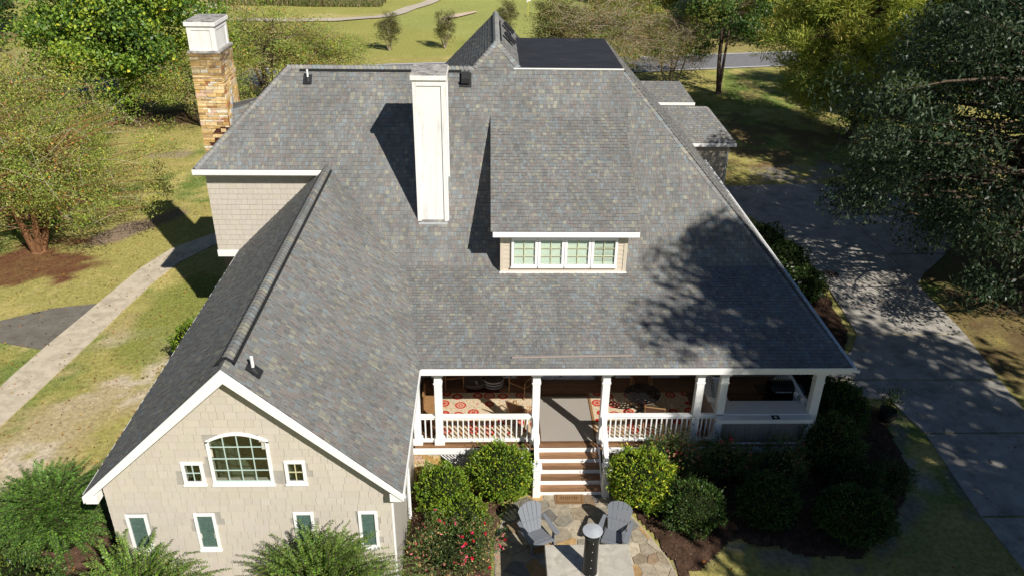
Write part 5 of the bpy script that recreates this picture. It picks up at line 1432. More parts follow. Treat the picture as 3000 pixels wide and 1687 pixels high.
# ================================================================== VEGETATION
def merge_leaf(name, parts, m):
    P, D, NN, L, W, C = [np.concatenate([np.broadcast_to(np.asarray(p[i], float), (len(p[0]), 3)) if i in (0, 1, 2, 5) else np.broadcast_to(np.asarray(p[i], float).ravel(), (len(p[0]),)) for p in parts]) for i in range(6)]
    return leaf_mesh(name, P, D, NN, L, W, C, m)
def limb(b, p, q, r0, r1, sag, rng, n=5, sides=6, c=None):
    p = np.array(p, float); q = np.array(q, float); pts = []
    off = rng.normal(size=3) * np.linalg.norm(q - p) * 0.06
    for i in range(n + 1):
        f = i / n; pts.append(p + (q - p) * f + np.array((0, 0, sag)) * 4 * f * (1 - f) * 0.5 + off * math.sin(math.pi * f))
    b.tube(pts, [r0 + (r1 - r0) * i / n for i in range(n + 1)], sides, c)
    return pts
def tree(name, label, cat, base, h, crown_c, crown_r, nclump, per, lsize, pal, wts, seed, group=None, trunk_r=0.2, stems=1, spread=0.5,
         clump_r=0.75, flat=0.6, hollow=0.45, bark='bark', leafm='leaf', twigs=0, droop=0.0, low=-0.8, lw=0.5, jit=0.18, rag=0.25, needle=False, bare=0.0, bright=1.7, cull=None):
    """trunk(s) and limbs reaching clumps spread through the crown's volume, leaf-sized faces round every clump."""
    r = np.random.default_rng(seed)
    t = thing(name, label, cat, base, 0, group)
    cc = np.array(crown_c, float); cr = np.array(crown_r, float)
    pts = []
    while len(pts) < nclump:
        d = r.normal(size=3); d /= np.linalg.norm(d)
        if d[2] < low: continue
        rad = (hollow + (1 - hollow) * r.random() ** 0.6) * (1 + r.normal() * rag * 0.5)
        q_ = cc + d * cr * min(rad, 1.12)
        if cull is not None and cull(q_ + np.array(base)) and r.random() < 0.75: continue
        pts.append(q_)
    pts = np.array(pts)
    tb = MB(); tops = []
    for s in range(stems):
        a = 2 * math.pi * (s + r.random() * 0.6) / max(stems, 1)
        off = np.array((math.cos(a), math.sin(a), 0)) * (spread if stems > 1 else 0)
        b0 = off * 0.12; top = np.array((cc[0] * 0.6, cc[1] * 0.6, 0)) + off + np.array((0, 0, cc[2] + cr[2] * 0.25))
        pl = limb(tb, b0, top, trunk_r, trunk_r * 0.3, 0, r, 7, 8); tops.append(np.array(pl))
    tb.lathe([(trunk_r * (1.9 if stems == 1 else 2.2), -0.05), (trunk_r * 1.25, 0.25), (trunk_r * 0.9, 0.5)], (0, 0, 0), 9)
    for i, p in enumerate(pts):
        tp = tops[i % len(tops)]
        cand = tp[(tp[:, 2] < p[2] + 0.4) & (tp[:, 2] > 0.12 * cc[2])]
        k = cand[np.argmin(np.linalg.norm(cand - p, axis=1))] if len(cand) else tp[2]
        rr = max(trunk_r * (0.28 if stems == 1 else 0.15), 0.02)
        limb(tb, k, p, rr, 0.012, 0.12 * np.linalg.norm(p - k) * 0.4, r, 4, 4)
    tb.build('trunk', M[bark], t, local=True)
    if twigs:
        tw = MB()
        for p in pts[: int(len(pts) * 0.9)]:
            for _ in range(twigs):
                d = r.normal(size=3) * clump_r * 1.25; d[2] = d[2] * 0.6 - droop * 0.4
                limb(tw, p, p + d, 0.012, 0.005, 0.1, r, 2, 3)
        tag(tw.build('twigs', M['twig'], t, local=True), kind='stuff')
    parts = []
    for p in pts:
        if r.random() < bare: continue
        n = int(per * r.uniform(0.55, 1.4)); kr = clump_r * r.uniform(0.7, 1.3)
        o = r.normal(size=(n, 3)) * 0.5; ln = np.linalg.norm(o, axis=1, keepdims=True); o = o / np.maximum(ln, 0.25) * np.minimum(ln, 1.0)
        P = p + o * np.array((kr, kr, kr * flat)) * 1.35
        P[:, 2] -= droop * np.abs(o[:, 0]) * kr
        out = P - cc; out /= np.maximum(np.linalg.norm(out, axis=1, keepdims=True), 1e-6)
        if needle:
            D = o + r.normal(size=(n, 3)) * 0.25 + (0, 0, 0.25)
        else:
            D = rdir(r, n) * 0.9 + out * 0.3 - np.array((0, 0, 0.25 + droop))
        NN = rdir(r, n) * 0.8 + out * 0.5 + (0, 0, 0.55)
        base_c = palette(r, pal[:4], wts[:4], 1, 0.1)[0]
        C = np.where(r.random((n, 1)) < 0.55, base_c * (1 + r.normal(size=(n, 1)) * jit), palette(r, pal, wts, n, jit))
        parts.append((P, D, NN, r.uniform(0.5, 1.55, n) * lsize, r.uniform(0.6, 1.4, n) * lsize * lw, np.clip(C * bright, 0.004, 0.9)))
    o = mesh_obj('crown', merge_leaf('crown', parts, M[leafm]), t)
    return t
def recopy(src, loc, rz, sc, label, group=None):
    c = copy_tree(src); c.location = loc; c.rotation_euler = (0, 0, rz); c.scale = (sc, sc, sc); c['label'] = label
    if group: c['group'] = group
    return c

GR = (0.075, 0.125, 0.018); YG = (0.17, 0.20, 0.022); DG = (0.030, 0.062, 0.015); OL = (0.115, 0.120, 0.035); BR = (0.17, 0.115, 0.055); OR = (0.42, 0.13, 0.02)
# --- crape myrtles on the left
CMP = [(0.13, 0.14, 0.034), (0.11, 0.155, 0.026), BR, (0.20, 0.205, 0.04), OR, (0.05, 0.085, 0.016)]; CMW = [3.6, 3.8, 1.0, 3.0, 0.35, 1.2]
cm1 = tree('crape_myrtle', 'sparse crape myrtle with a peeling reddish trunk in pine straw by the walkway', 'tree', (-20.5, 33.8, 0), 6, (0.3, 1.2, 3.7), (5.2, 5.0, 2.7), 250, 250, 0.09, CMP, CMW, 1, 'crape myrtles on the left lawn',
     trunk_r=0.17, stems=4, spread=1.3, clump_r=0.62, bright=2.25, hollow=0.3, bark='redbark', twigs=2, bare=0.07, low=-0.8, rag=0.6, lw=0.45)
cm2 = tree('crape_myrtle', 'orange flecked crape myrtle behind the nearest one on the left lawn', 'tree', (-26.8, 42.5, 0), 7, (0.8, 0, 4.0), (5.6, 4.8, 3.0), 230, 160, 0.13, CMP, [4, 3.6, 1.4, 2.6, 0.4, 1.0], 2, 'crape myrtles on the left lawn',
     trunk_r=0.16, stems=4, spread=1.4, clump_r=0.75, bright=2.25, hollow=0.35, bark='redbark', twigs=1, bare=0.05, low=-0.7, rag=0.5, lw=0.45)
recopy(cm2, (-32.0, 47.5, 0), 2.1, 0.8, 'crape myrtle at the left picture edge in front of the road', 'crape myrtles on the left lawn')
recopy(cm1, (-22.8, 39.5, 0), 1.3, 0.85, 'low crape myrtle between the nearest one and the big maple', 'crape myrtles on the left lawn')
# --- big green maple
tree('maple_tree', 'large bright green maple with a thick trunk, left of the stone chimney', 'tree', (-24.85, 56.1, 0), 13, (0.5, 0, 6.4), (5.6, 5.4, 5.4), 175, 270, 0.21, [GR, YG, DG, (0.11, 0.165, 0.022), (0.33, 0.30, 0.03)], [4.2, 2.2, 2.2, 2.8, 0.35], 3,
     trunk_r=0.42, bright=2.2, clump_r=1.0, flat=0.55, hollow=0.55, low=-0.85, lw=0.75, rag=0.35)
# --- crape myrtles behind the house
cmb = tree('crape_myrtle', 'wide olive crape myrtle behind the roof, right of the stone chimney', 'tree', (-15.9, 59.0, 0), 6, (0, 0, 3.9), (5.2, 4.6, 3.0), 190, 150, 0.13, CMP, [4, 4, 1.8, 1.8, 0.45, 1.2], 4, 'crape myrtles along the road behind the house',
     trunk_r=0.15, stems=5, spread=1.5, clump_r=0.72, bright=2.4, hollow=0.35, bark='bark', twigs=1, low=-0.6, lw=0.45, bare=0.05)
recopy(cmb, (-11.8, 59.0, 0), 2.4, 0.76, 'smaller crape myrtle above the left ridge vent', 'crape myrtles along the road behind the house')
recopy(cmb, (-19.2, 53.5, 0), 4.0, 0.72, 'crape myrtle directly left of and behind the stone chimney', 'crape myrtles along the road behind the house')
cmr = tree('crape_myrtle', 'half bare brown crape myrtle behind the flat black roof', 'tree', (9.0, 63.0, 0), 6, (0, 0, 4.1), (4.8, 4.2, 3.2), 190, 120, 0.13, [BR, OL, (0.21, 0.17, 0.085), (0.10, 0.14, 0.03), OR], [3.2, 3.4, 2.6, 2.0, 0.4], 5, 'crape myrtles along the road behind the house',
     trunk_r=0.11, stems=5, spread=1.6, clump_r=0.72, hollow=0.3, bark='twig', twigs=4, bare=0.14, low=-0.6, lw=0.42)
recopy(cmr, (14.2, 63.8, 0), 2.0, 0.78, 'half bare crape myrtle overhanging the road, left of the slender tree', 'crape myrtles along the road behind the house')
tree('evergreen_shrub_tree', 'dense dark olive upright tree behind the flat roof, nearest the golf flag', 'tree', (5.4, 66.5, 0), 6, (0, 0, 3.3), (2.3, 2.3, 3.2), 90, 170, 0.13, [(0.065, 0.075, 0.022), (0.10, 0.10, 0.035), BR], [4, 3, 1.5], 6, trunk_r=0.12, stems=4, spread=0.7, clump_r=0.6, low=-0.9)
# --- slender tree on the right lawn
tree('slender_tree', 'slender tree with a forked dark trunk on the shaded right lawn', 'tree', (18.1, 62.9, 0), 11, (0.2, 0, 6.4), (3.9, 3.5, 4.8), 85, 105, 0.2, [DG, (0.055, 0.095, 0.02), (0.12, 0.13, 0.025)], [4, 3, 1], 7, trunk_r=0.15, stems=3, spread=0.6, clump_r=0.72, flat=0.5, hollow=0.4, low=-0.7, lw=0.7)
# --- pines
pine = tree('pine_tree', 'yellow green pine with long needles, in front of the road on the right', 'tree', (24.0, 51.5, 0), 12, (-1.2, 0.3, 6.4), (4.6, 4.0, 5.6), 300, 210, 0.40, [(0.16, 0.17, 0.028), (0.115, 0.14, 0.026), (0.24, 0.20, 0.045), (0.06, 0.09, 0.018)], [4, 3, 1.2, 1.4], 8, 'pines on the right',
     trunk_r=0.26, clump_r=0.66, flat=0.8, hollow=0.35, leafm='needle', bright=2.5, lw=0.11, needle=True, low=-0.95)
recopy(pine, (32.0, 57, 0), 2.2, 1.15, 'taller pine rising behind the yellow green one', 'pines on the right')
# --- the big dark oak
OK = [(0.036, 0.062, 0.030), (0.058, 0.086, 0.046), (0.020, 0.036, 0.018), (0.085, 0.11, 0.06)]
oak = tree('oak_tree', 'huge dark drooping oak overhanging the driveway on the right', 'tree', (22.3, 28.4, 0), 17, (0.0, 0.8, 7.3), (7.7, 5.8, 6.3), 280, 470, 0.18, OK, [4, 3, 2, 1], 9,
     trunk_r=0.5, clump_r=1.0, bright=1.15, cull=lambda q_: 14.0 < q_[0] - 0.684 * q_[2] < 18.6 and 30 < q_[1] + 0.976 * q_[2] < 40, flat=0.6, hollow=0.5, droop=0.5, low=-0.86, lw=0.42, leafm='glossleaf', rag=0.3)  # cull thins the crown where its shade would cover the upper drive
# --- trees standing to the right of the drone; their shade falls over the drive and the bed
shade = tree('shade_tree', 'tall broadleaf tree right of the camera, nearest the front bed', 'tree', (20.2, 2.8, 0), 17, (0, 0, 12.2), (4.7, 4.7, 4.8), 40, 260, 0.34, OK, [4, 3, 2, 1], 10, 'tall trees right of the front lawn',
     trunk_r=0.3, clump_r=1.15, flat=0.5, hollow=0.4, low=-0.8, lw=0.7)
for (x, y, rz, s, lb) in ((26.0, 6.0, 2.0, 1.25, 'tall broadleaf tree beyond the lower drive, second row'), (40.0, 12.0, 3.0, 1.35, 'tall broadleaf tree between the lower drive and the oak'),
                          (34, 27, 4.0, 1.3, 'tall broadleaf tree right of the oak'), (25.0, -3.0, 5.0, 1.2, 'tall broadleaf tree behind the camera on the right'), (35.0, 36.0, 0.8, 1.2, 'tall broadleaf tree behind the oak'), (37, 47.5, 2.8, 1.0, 'broadleaf tree right of the turnaround'), (27.2, 39.0, 1.9, 0.95, 'broadleaf tree half hidden behind the dark oak'), (29, -10, 3.9, 1.5, 'tall broadleaf tree farthest behind the camera')):
    recopy(shade, (x, y, 0), rz, s, lb, 'tall trees right of the front lawn')
tall = tree('tall_pine_tree', 'very tall bare trunked pine right of the camera, nearer the porch', 'tree', (20.5, 5.2, 0), 24, (0, 0, 20.4), (3.5, 3.6, 3.4), 66, 240, 0.32, OK, [4, 3, 2, 1], 11, 'tall trees right of the front lawn',
     trunk_r=0.26, clump_r=0.9, flat=0.6, hollow=0.3, low=-0.8, lw=0.5)
recopy(tall, (22.6, -0.6, 0), 2.0, 1.0, 'very tall bare trunked pine right of the camera, farther back', 'tall trees right of the front lawn')
# --- wood edge and brush beyond the road
bgt = tree('broadleaf_tree', 'dark green tree of the wood edge beyond the road, left one', 'tree', (27.5, 90, 0), 12, (0, 0, 6.0), (5.2, 4.6, 5.6), 120, 120, 0.36, [DG, (0.05, 0.085, 0.02), (0.10, 0.14, 0.03)], [4, 3, 1.6], 12, 'wood edge beyond the road', trunk_r=0.3, clump_r=1.2, hollow=0.5, lw=0.7)
for i, (x, y, s, lb) in enumerate(((36, 88, 1.1, 'dark green tree of the wood edge behind the pine'), (44, 92, 1.3, 'wood edge tree far right behind the pines'), (52, 86, 1.25, 'wood edge tree at the far right corner'), (33, 100, 1.3, 'wood edge tree in the second row, left'), (47, 106, 1.4, 'wood edge tree in the second row, right'), (41, 76, 1.0, 'wood edge tree right by the road'), (57, 74, 1.3, 'wood edge tree right by the road, far right'), (19.5, 104, 0.8, 'small wood edge tree by the reddish bank'), (45, 62, 1.2, 'wood edge tree on the near side of the road'))):
    recopy(bgt, (x, y, 0), i * 1.3, s, lb, 'wood edge beyond the road')
ygt = tree('yellow_green_tree', 'light yellow green young tree on the bank beyond the road', 'tree', (28.5, 83.5, 0), 6, (0, 0, 2.8), (3.2, 2.8, 2.6), 60, 120, 0.26, [(0.17, 0.19, 0.03), (0.25, 0.22, 0.06), (0.09, 0.13, 0.025)], [3, 2, 2], 13, 'brush on the bank beyond the road', trunk_r=0.1, stems=3, spread=0.8, clump_r=0.8)
for i, (x, y, s, lb) in enumerate(((22.5, 86, 0.7, 'low brush clump above the road, left of the bank'), (33.5, 81.5, 0.75, 'low brush clump by the road edge behind the pine'), (16.5, 84.5, 0.6, 'low brush clump behind the slender tree'), (13, 90, 0.7, 'brush clump right of the golf green'), (9.5, 84, 0.55, 'small brush clump right of the golf flag'), (37.5, 84, 0.95, 'brush clump at the foot of the wood edge'), (18.5, 95, 0.85, 'brush clump on top of the reddish bank'))):
    recopy(ygt, (x, y, 0), i * 0.9, s, lb, 'brush on the bank beyond the road')
recopy(bgt, (-52, 83, 0), 0.5, 1.1, 'dark tree in the top left corner', 'trees in the top left corner')
recopy(bgt, (-47.5, 76, 0), 2.5, 0.85, 'dark tree at the left picture edge beyond the road', 'trees in the top left corner')
recopy(bgt, (-58, 92, 0), 1.5, 1.3, 'dark tree behind the top left corner tree', 'trees in the top left corner')
# --- golf course shrubs
gs = tree('vase_shrub', 'vase shaped shrub on the golf course, left of its pair', 'shrub', (-9.4, 78.2, 0), 3.5, (0, 0, 2.0), (1.0, 1.0, 1.6), 52, 120, 0.10, [(0.085, 0.085, 0.03), (0.12, 0.10, 0.045), (0.06, 0.07, 0.022)], [3, 2, 2], 14, 'shrubs on the golf course', trunk_r=0.05, stems=6, spread=0.6, clump_r=0.36, bark='twig', low=-0.8)
recopy(gs, (-4.2, 79.4, 0), 1.7, 0.98, 'vase shaped shrub on the golf course, right of its pair', 'shrubs on the golf course')
recopy(gs, (1.7, 86, 0), 0.6, 1.0, 'vase shaped shrub showing behind the rear gable peak', 'shrubs on the golf course')
# reed bed
r = np.random.default_rng(90); n = 9000
rx = r.uniform(-34, -13, n); ry = r.uniform(103, 108, n) + (rx + 24) * 0.02
hh = np.where(rx < -20, r.uniform(0.4, 1.3, n), r.uniform(0.3, 0.8, n)) * (0.5 + vnoise(rx * 0.5, ry * 0.5, 3))
rd = leaf_mesh('reed_bed', np.stack([rx, ry, ground_z(rx, ry) + hh * 0.45], -1), r.normal(size=(n, 3)) * (0.25, 0.25, 0) + (0, 0, 1), rdir(r, n), hh, 0.09, palette(r, [(0.30, 0.25, 0.12), (0.14, 0.17, 0.04), (0.10, 0.13, 0.035), (0.36, 0.30, 0.17)], [2, 2, 2, 1], n), M['needle'])
tag(mesh_obj('reed_bed', rd), kind='stuff')

# --- shrubs by the house
def ball_shrub(name, label, ctr, rad, n, ls, pal, wts, seed, group=None, rough=0.15, flowers=None, lw=0.42, leafm='glossleaf', loose=0.0, cat='shrub', core=0.8, bright=1.6):
    r = np.random.default_rng(seed); cx, cy, cz = ctr
    t = thing(name, label, cat, (cx, cy, 0), 0, group)
    rad = np.array(rad, float)
    if core: MB().blob((0, 0, cz), rad * core, 14, 9, 0.08, seed).tube([(0, 0, 0), (0, 0, cz)], 0.05, 6).build('shade_core', M['core'], t, local=True)  # dark blob on a stem, stands in for the shaded inside
    d = rdir(r, n); d = d[d[:, 2] > -0.75]; n = len(d)
    bump = 1 + rough * (vnoise(d[:, 0] * 3.1 + 7, d[:, 1] * 3.1 + d[:, 2] * 2.7, seed) - 0.5) * 2.2 + rough * 0.7 * (vnoise(d[:, 0] * 8 + 3, d[:, 1] * 8 + d[:, 2] * 7, seed + 2) - 0.5) * 2
    depth = 1 - np.abs(r.normal(size=n)) * (0.07 + loose) + loose * 0.4 * r.random(n)
    stray = r.random(n) < 0.07; depth = np.where(stray, depth + r.uniform(0.05, 0.2, n), depth)
    P = d * rad * (bump * depth)[:, None] + (0, 0, cz); P[:, 2] = np.maximum(P[:, 2], 0.04)
    D = d * 0.7 + rdir(r, n) * 0.7 + (0, 0, 0.25); NN = rdir(r, n) * 0.8 + d * 0.5 + (0, 0, 0.4)
    C = palette(r, pal, wts, n, 0.2) * bright
    o = mesh_obj('foliage', leaf_mesh('foliage', P, D, NN, r.uniform(0.7, 1.3, n) * ls, r.uniform(0.7, 1.3, n) * ls * lw, C, M[leafm]), t)
    if flowers:
        k, cols, fs, zmin = flowers
        s0 = r.choice(n, max(k // 3, 2), replace=False); sel = []
        for s_ in s0:
            near = np.argsort(np.linalg.norm(P - P[s_], axis=1))[:160]; sel += list(r.choice(near, r.integers(1, 6), replace=False))
        sel = np.array(sel); sel = sel[P[sel, 2] > zmin]
        ps = []
        for c_ in P[sel]:
            m = 7; oo = rdir(r, m) * fs * 0.4
            cc_ = palette(r, cols, [1] * len(cols), 1, 0.08)[0]
            ps.append((c_ * 1.0 + (c_ - (0, 0, cz)) * 0.04 + oo, oo + (0, 0, 0.01), rdir(r, m) + (0, 0, 1), np.full(m, fs), np.full(m, fs * 0.8), np.broadcast_to(cc_, (m, 3))))
        tag(mesh_obj('flowers', merge_leaf('flowers', ps, M['petal']), t), kind='stuff')
    return t
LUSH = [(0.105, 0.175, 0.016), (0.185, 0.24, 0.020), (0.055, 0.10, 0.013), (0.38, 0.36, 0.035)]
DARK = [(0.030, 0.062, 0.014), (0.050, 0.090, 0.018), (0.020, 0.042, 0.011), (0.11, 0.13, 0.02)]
ball_shrub('boxwood_shrub', 'large rounded yellow green shrub left of the stairs', (0.33, 17.62, 0.82), (0.92, 0.88, 0.88), 7500, 0.085, LUSH, [3.4, 2.2, 2.4, 0.5], 1)
ball_shrub('boxwood_shrub', 'bright green shrub by the wing wall, left of the stair shrub', (-1.28, 17.0, 0.70), (0.74, 0.74, 0.78), 5500, 0.075, LUSH, [4, 2.0, 2, 0.1], 2)
ball_shrub('boxwood_shrub', 'bright green shrub behind the front rose bush', (-0.72, 16.2, 0.52), (0.72, 0.66, 0.58), 4200, 0.075, LUSH, [4, 2.2, 1.6, 0.1], 3)
ball_shrub('boxwood_shrub', 'large yellow green rounded shrub right of the stairs', (4.2, 17.2, 0.85), (0.90, 0.86, 0.95), 7500, 0.09, LUSH, [3, 3.0, 1.6, 1.2], 4)
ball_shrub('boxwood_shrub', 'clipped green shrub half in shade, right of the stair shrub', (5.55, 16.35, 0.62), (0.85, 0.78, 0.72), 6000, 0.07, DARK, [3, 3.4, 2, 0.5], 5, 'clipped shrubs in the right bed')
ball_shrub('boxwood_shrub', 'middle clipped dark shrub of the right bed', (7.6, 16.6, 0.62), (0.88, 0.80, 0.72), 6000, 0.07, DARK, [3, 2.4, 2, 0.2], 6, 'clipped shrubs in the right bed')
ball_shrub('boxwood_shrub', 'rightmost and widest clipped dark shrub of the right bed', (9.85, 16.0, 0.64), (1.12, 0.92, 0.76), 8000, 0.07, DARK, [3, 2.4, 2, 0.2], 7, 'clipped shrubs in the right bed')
ROSE = [(0.045, 0.075, 0.022), (0.075, 0.10, 0.03), (0.13, 0.09, 0.035), (0.028, 0.048, 0.016)]
REDS = [(0.80, 0.02, 0.07), (0.85, 0.05, 0.16), (0.85, 0.18, 0.30)]
PEACH = [(0.70, 0.40, 0.24), (0.62, 0.45, 0.22), (0.75, 0.25, 0.25)]
def rose(label, ctr, rad, n, seed, fl=(46, REDS, 0.085, 0.5), extra=None):
    t = ball_shrub('rose_bush', label, ctr, rad, n, 0.062, ROSE, [4, 3, 1.0, 2.5], seed, 'rose bushes along the porch', rough=0.34, bright=2.4, flowers=fl, loose=0.2, core=0.55, cat='rose bush')
    r = np.random.default_rng(seed + 50); ps = []
    for k in range(30):                    # shoots standing out of the bush, with dry hips
        a = r.uniform(0, 2 * math.pi); f = math.sqrt(r.random())
        b0 = np.array((math.cos(a) * rad[0] * f * 0.8, math.sin(a) * rad[1] * f * 0.8, ctr[2] + rad[2] * 0.6)); tip = b0 + (r.normal() * 0.15 + math.cos(a) * 0.15, r.normal() * 0.15 + math.sin(a) * 0.15, r.uniform(0.2, 0.55))
        m = 26; f = r.random(m)[:, None]; P = b0 + (tip - b0) * f + r.normal(size=(m, 3)) * 0.045
        ps.append((P, rdir(r, m), rdir(r, m) + (0, 0, 1), r.uniform(0.04, 0.075, m), r.uniform(0.025, 0.04, m), palette(r, ROSE, [4, 3, 1, 1], m)))
    tag(mesh_obj('shoots', merge_leaf('shoots', ps, M['glossleaf']), t), kind='stuff')
    if extra:
        k, cols, fs = extra; ps = []
        for _ in range(k):
            d = rdir(r, 1)[0]; d[2] = abs(d[2]) * 0.8; c_ = d * np.array(rad) * r.uniform(0.85, 1.1) + (0, 0, ctr[2])
            oo = rdir(r, 5) * fs * 0.35
            ps.append((c_ + oo, oo + (0, 0, .01), rdir(r, 5) + (0, 0, 1), np.full(5, fs), np.full(5, fs * 0.7), np.broadcast_to(palette(r, cols, [1] * len(cols), 1, 0.1)[0], (5, 3))))
        tag(mesh_obj('faded_blooms', merge_leaf('faded_blooms', ps, M['petal']), t), kind='stuff')
    return t
rose('rose bush full of red blooms in front of the porch, left of the patio', (-0.85, 15.0, 0.55), (1.18, 1.0, 0.62), 7500, 21, (48, REDS, 0.068, 0.45), (150, PEACH, 0.05))
rose('rose bush with peach faded blooms right of the stair shrub', (5.15, 18.0, 0.95), (0.85, 0.55, 0.85), 6000, 22, (10, REDS, 0.085, 1.2), (150, PEACH, 0.055))
rose('shaded rose bush under the bar, left one', (6.75, 18.0, 0.8), (0.85, 0.5, 0.75), 5200, 23, (7, REDS, 0.085, 0.9), (60, PEACH, 0.05))
rose('shaded rose bush under the bar, right one', (8.3, 17.9, 0.75), (0.9, 0.55, 0.75), 5200, 24, (5, REDS, 0.08, 0.9), (60, PEACH, 0.05))
LOOSE = [(0.035, 0.062, 0.018), (0.06, 0.085, 0.02), (0.10, 0.11, 0.025), (0.13, 0.06, 0.025)]
ball_shrub('porch_corner_shrub', 'tall dark shrub at the right porch corner', (10.05, 18.6, 0.95), (0.95, 0.85, 1.0), 6500, 0.09, LOOSE, [4, 3, 1, 0.4], 31, 'loose shrubs at the right porch corner', rough=0.2, loose=0.1)
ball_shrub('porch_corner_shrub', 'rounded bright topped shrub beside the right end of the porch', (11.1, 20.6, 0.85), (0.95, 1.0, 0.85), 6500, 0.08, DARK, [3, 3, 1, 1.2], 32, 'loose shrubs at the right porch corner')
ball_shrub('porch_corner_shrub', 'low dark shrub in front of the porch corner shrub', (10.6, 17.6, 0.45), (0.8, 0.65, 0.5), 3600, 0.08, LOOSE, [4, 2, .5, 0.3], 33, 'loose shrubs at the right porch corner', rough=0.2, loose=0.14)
ball_shrub('porch_corner_shrub', 'sparse low shrub at the right edge of the bed', (11.75, 17.9, 0.35), (0.7, 0.6, 0.4), 1800, 0.08, LOOSE, [4, 2, .5, 0.5], 34, 'loose shrubs at the right porch corner', rough=0.25, loose=0.25, core=0.4)
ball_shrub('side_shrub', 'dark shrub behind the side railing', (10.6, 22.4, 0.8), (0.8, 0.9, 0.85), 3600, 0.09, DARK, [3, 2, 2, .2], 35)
for i, (x, y, rr, lb) in enumerate(((12.6, 33.3, 0.95, 'dark shrub at the top of the driveway island bed'), (12.95, 31.2, 1.0, 'second dark shrub of the driveway island bed'), (13.1, 29.2, 0.85, 'white flowered dark shrub lowest in the driveway island bed'))):
    ball_shrub('island_shrub', lb, (x, y, rr * 0.8), (rr, rr, rr * 0.9), 3200, 0.10, DARK, [3, 2, 3, .2], 40 + i, 'shrubs of the driveway island bed', rough=0.16, flowers=(26, [(0.75, 0.75, 0.68)], 0.10, 0.3) if i else None)
ball_shrub('side_shrub', 'bright green shrub peeping past the left eave of the wing', (-10.3, 24.6, 0.8), (0.9, 0.9, 0.85), 3000, 0.10, LUSH, [4, 2, 1, .1], 44)

def frond_shrub(label, ctr, reach, height, nst, seed, pal, wts, group, per=40, ll=0.068, name='arching_shrub'):
    """long arching shoots set with paired leaves."""
    r = np.random.default_rng(seed); t = thing(name, label, 'shrub', (ctr[0], ctr[1], 0), 0, group)
    st_ = MB(); ps = []
    for k in range(nst):
        a = r.uniform(0, 2 * math.pi); f = r.random() ** 0.72; R_ = reach * f * r.uniform(0.8, 1.12); H_ = height * (1.06 - 0.55 * f ** 1.6) * r.uniform(0.55, 1.12)
        d = np.array((math.cos(a), math.sin(a), 0)); b0 = d * 0.2 * r.random()
        tt = np.linspace(0, 1, 9)
        pts = b0 + d * (R_ * (0.25 * tt + 0.75 * tt ** 1.9))[:, None] + np.array((0, 0, 1.0)) * (H_ * (np.sin(tt * (1.25 + 0.75 * f)) / math.sin(min(1.25 + 0.75 * f, math.pi / 2))))[:, None]
        pts[1:] += np.cumsum(r.normal(size=(8, 3)) * (0.035, 0.035, 0.02), 0)
        st_.tube(pts, np.linspace(0.012, 0.004, 9), 3)
        s = np.linspace(0.30, 1.0, per); s = s + r.normal(size=per) * 0.004
        idx = np.clip(s * 8, 0, 7.999); i0 = idx.astype(int); fr = (idx - i0)[:, None]
        C0 = pts[i0] * (1 - fr) + pts[i0 + 1] * fr; T = pts[i0 + 1] - pts[i0]; T /= np.linalg.norm(T, axis=1, keepdims=True)
        side = np.cross(T, (0, 0, 1.0)); side /= np.maximum(np.linalg.norm(side, axis=1, keepdims=True), 1e-6)
        tone = r.uniform(0.8, 1.25)
        for sg in (-1, 1):
            ln = ll * (0.65 + 0.5 * np.sin(np.pi * np.clip(s, 0, 1)) ) * r.uniform(0.8, 1.2, per)
            D = side * sg * 0.85 + T * 0.65 + r.normal(size=(per, 3)) * 0.16
            P = C0 + D * (ln * 0.5)[:, None]
            NN = np.cross(side, T) * -1 + r.normal(size=(per, 3)) * 0.3; NN = np.where(NN[:, 2:3] < 0, -NN, NN)
            ps.append((P, D, NN, ln, ln * 0.42, palette(r, pal, wts, per, 0.14) * tone * 1.75))
    st_.build('stems', M['bark'], t, local=True)
    mesh_obj('foliage', merge_leaf('foliage', ps, M['glossleaf']), t)
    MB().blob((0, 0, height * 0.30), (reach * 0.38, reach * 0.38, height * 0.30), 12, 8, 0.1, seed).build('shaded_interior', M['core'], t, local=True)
    return t
FR = [(0.080, 0.145, 0.024), (0.115, 0.18, 0.028), (0.040, 0.085, 0.016), (0.20, 0.20, 0.03)]
FD = [(0.055, 0.115, 0.020), (0.085, 0.155, 0.024), (0.034, 0.072, 0.015)]
ga = 'arching shrubs along the gable wall'
frond_shrub('big arching green shrub left of the gable wall corner', (-11.2, 15.9), 1.95, 2.1, 460, 61, FD, [4, 3, 2], ga, ll=0.085)
frond_shrub('arching shrub before the left lower windows of the gable', (-7.8, 12.7), 1.8, 2.7, 420, 62, FR, [4, 3, 2, .3], ga)
frond_shrub('arching shrub before the right lower windows of the gable', (-3.7, 12.75), 2.3, 2.85, 600, 63, FR, [4, 3, 2, .2], ga)
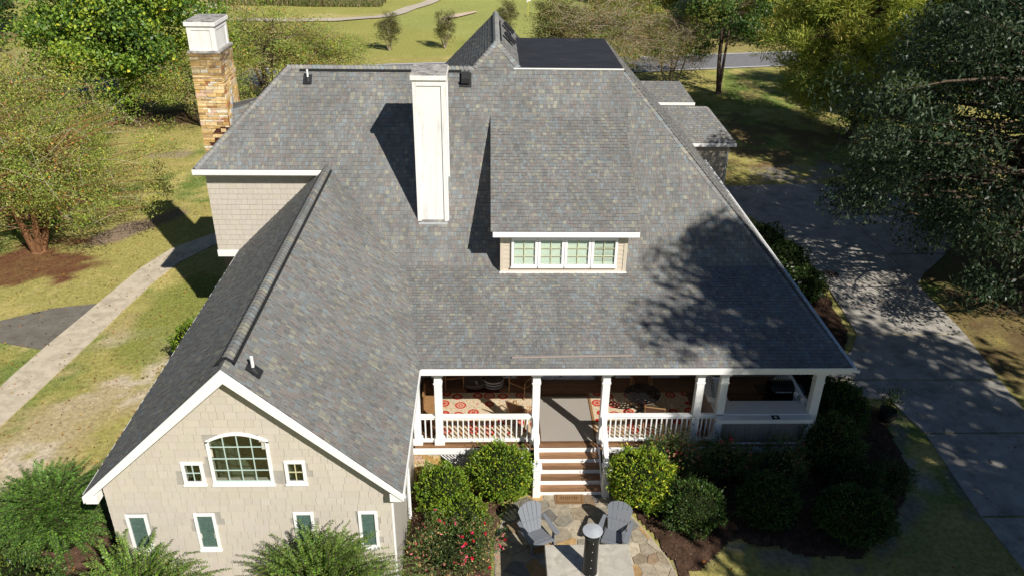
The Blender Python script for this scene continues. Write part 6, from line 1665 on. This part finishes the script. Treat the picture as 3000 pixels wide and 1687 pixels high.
frond_shrub('light green ferny shrub at the right gable corner', (-1.75, 13.6), 0.55, 0.8, 60, 64, [(0.16, 0.22, 0.03), (0.11, 0.17, 0.03)], [1, 1], ga, ll=0.06)
ball_shrub('round_leaf_shrub', 'darker round leaved shrub in the bottom left corner', (-11.3, 13.6, 0.7), (1.5, 0.9, 0.8), 6500, 0.085, DARK + [(0.10, 0.15, 0.03)], [2, 3, 1, .6, 2], 65, rough=0.18)
frond_shrub('fern like crape myrtle sucker at the left picture edge', (-22.3, 32.2), 1.0, 1.5, 26, 66, [(0.07, 0.15, 0.02), (0.10, 0.18, 0.025)], [1, 1], None, per=30, ll=0.16, name='green_sucker')
# --- potted plant and garden stake
t = thing('potted_plant', 'small plant in a dark round pot at the edge of the driveway', 'potted plant', (12.95, 20.9, 0.05))
MB().lathe([(0.17, 0), (0.27, 0.15), (0.29, 0.30), (0.25, 0.40), (0.27, 0.43), (0.22, 0.43), (0.2, 0.36)], (0, 0, 0), 18).build('pot', M['terra'], t, local=True, smooth=True)
r = np.random.default_rng(70); n = 420
mesh_obj('leaves', leaf_mesh('leaves', r.normal(size=(n, 3)) * (0.17, 0.17, 0.22) + (0, 0, 0.82), rdir(r, n), rdir(r, n) + (0, 0, 1), 0.09, 0.035, palette(r, DARK, [3, 3, 1, 1], n), M['leaf']), t)
MB().tube([(0, 0, 0.3), (0.02, 0.01, 0.9)], 0.015, 5).build('stem', M['bark'], t, local=True)
t = thing('garden_stake', 'dark metal flower stake standing in the driveway island bed', 'garden stake', (13.45, 27.9, 0.03))
MB().tube([(0, 0, 0), (0, 0, 1.75)], 0.014, 6).build('pole', M['rust'], t, local=True)
for k in range(11):
    a = 2 * math.pi * k / 11
    pts = [(0.05 * math.cos(a), 0.05 * math.sin(a), 1.75), (0.20 * math.cos(a), 0.20 * math.sin(a), 1.86), (0.31 * math.cos(a), 0.31 * math.sin(a), 1.74)]
    MB().tube(pts, [0.015, 0.035, 0.012], 5).build('petal', M['rust'], t, local=True)
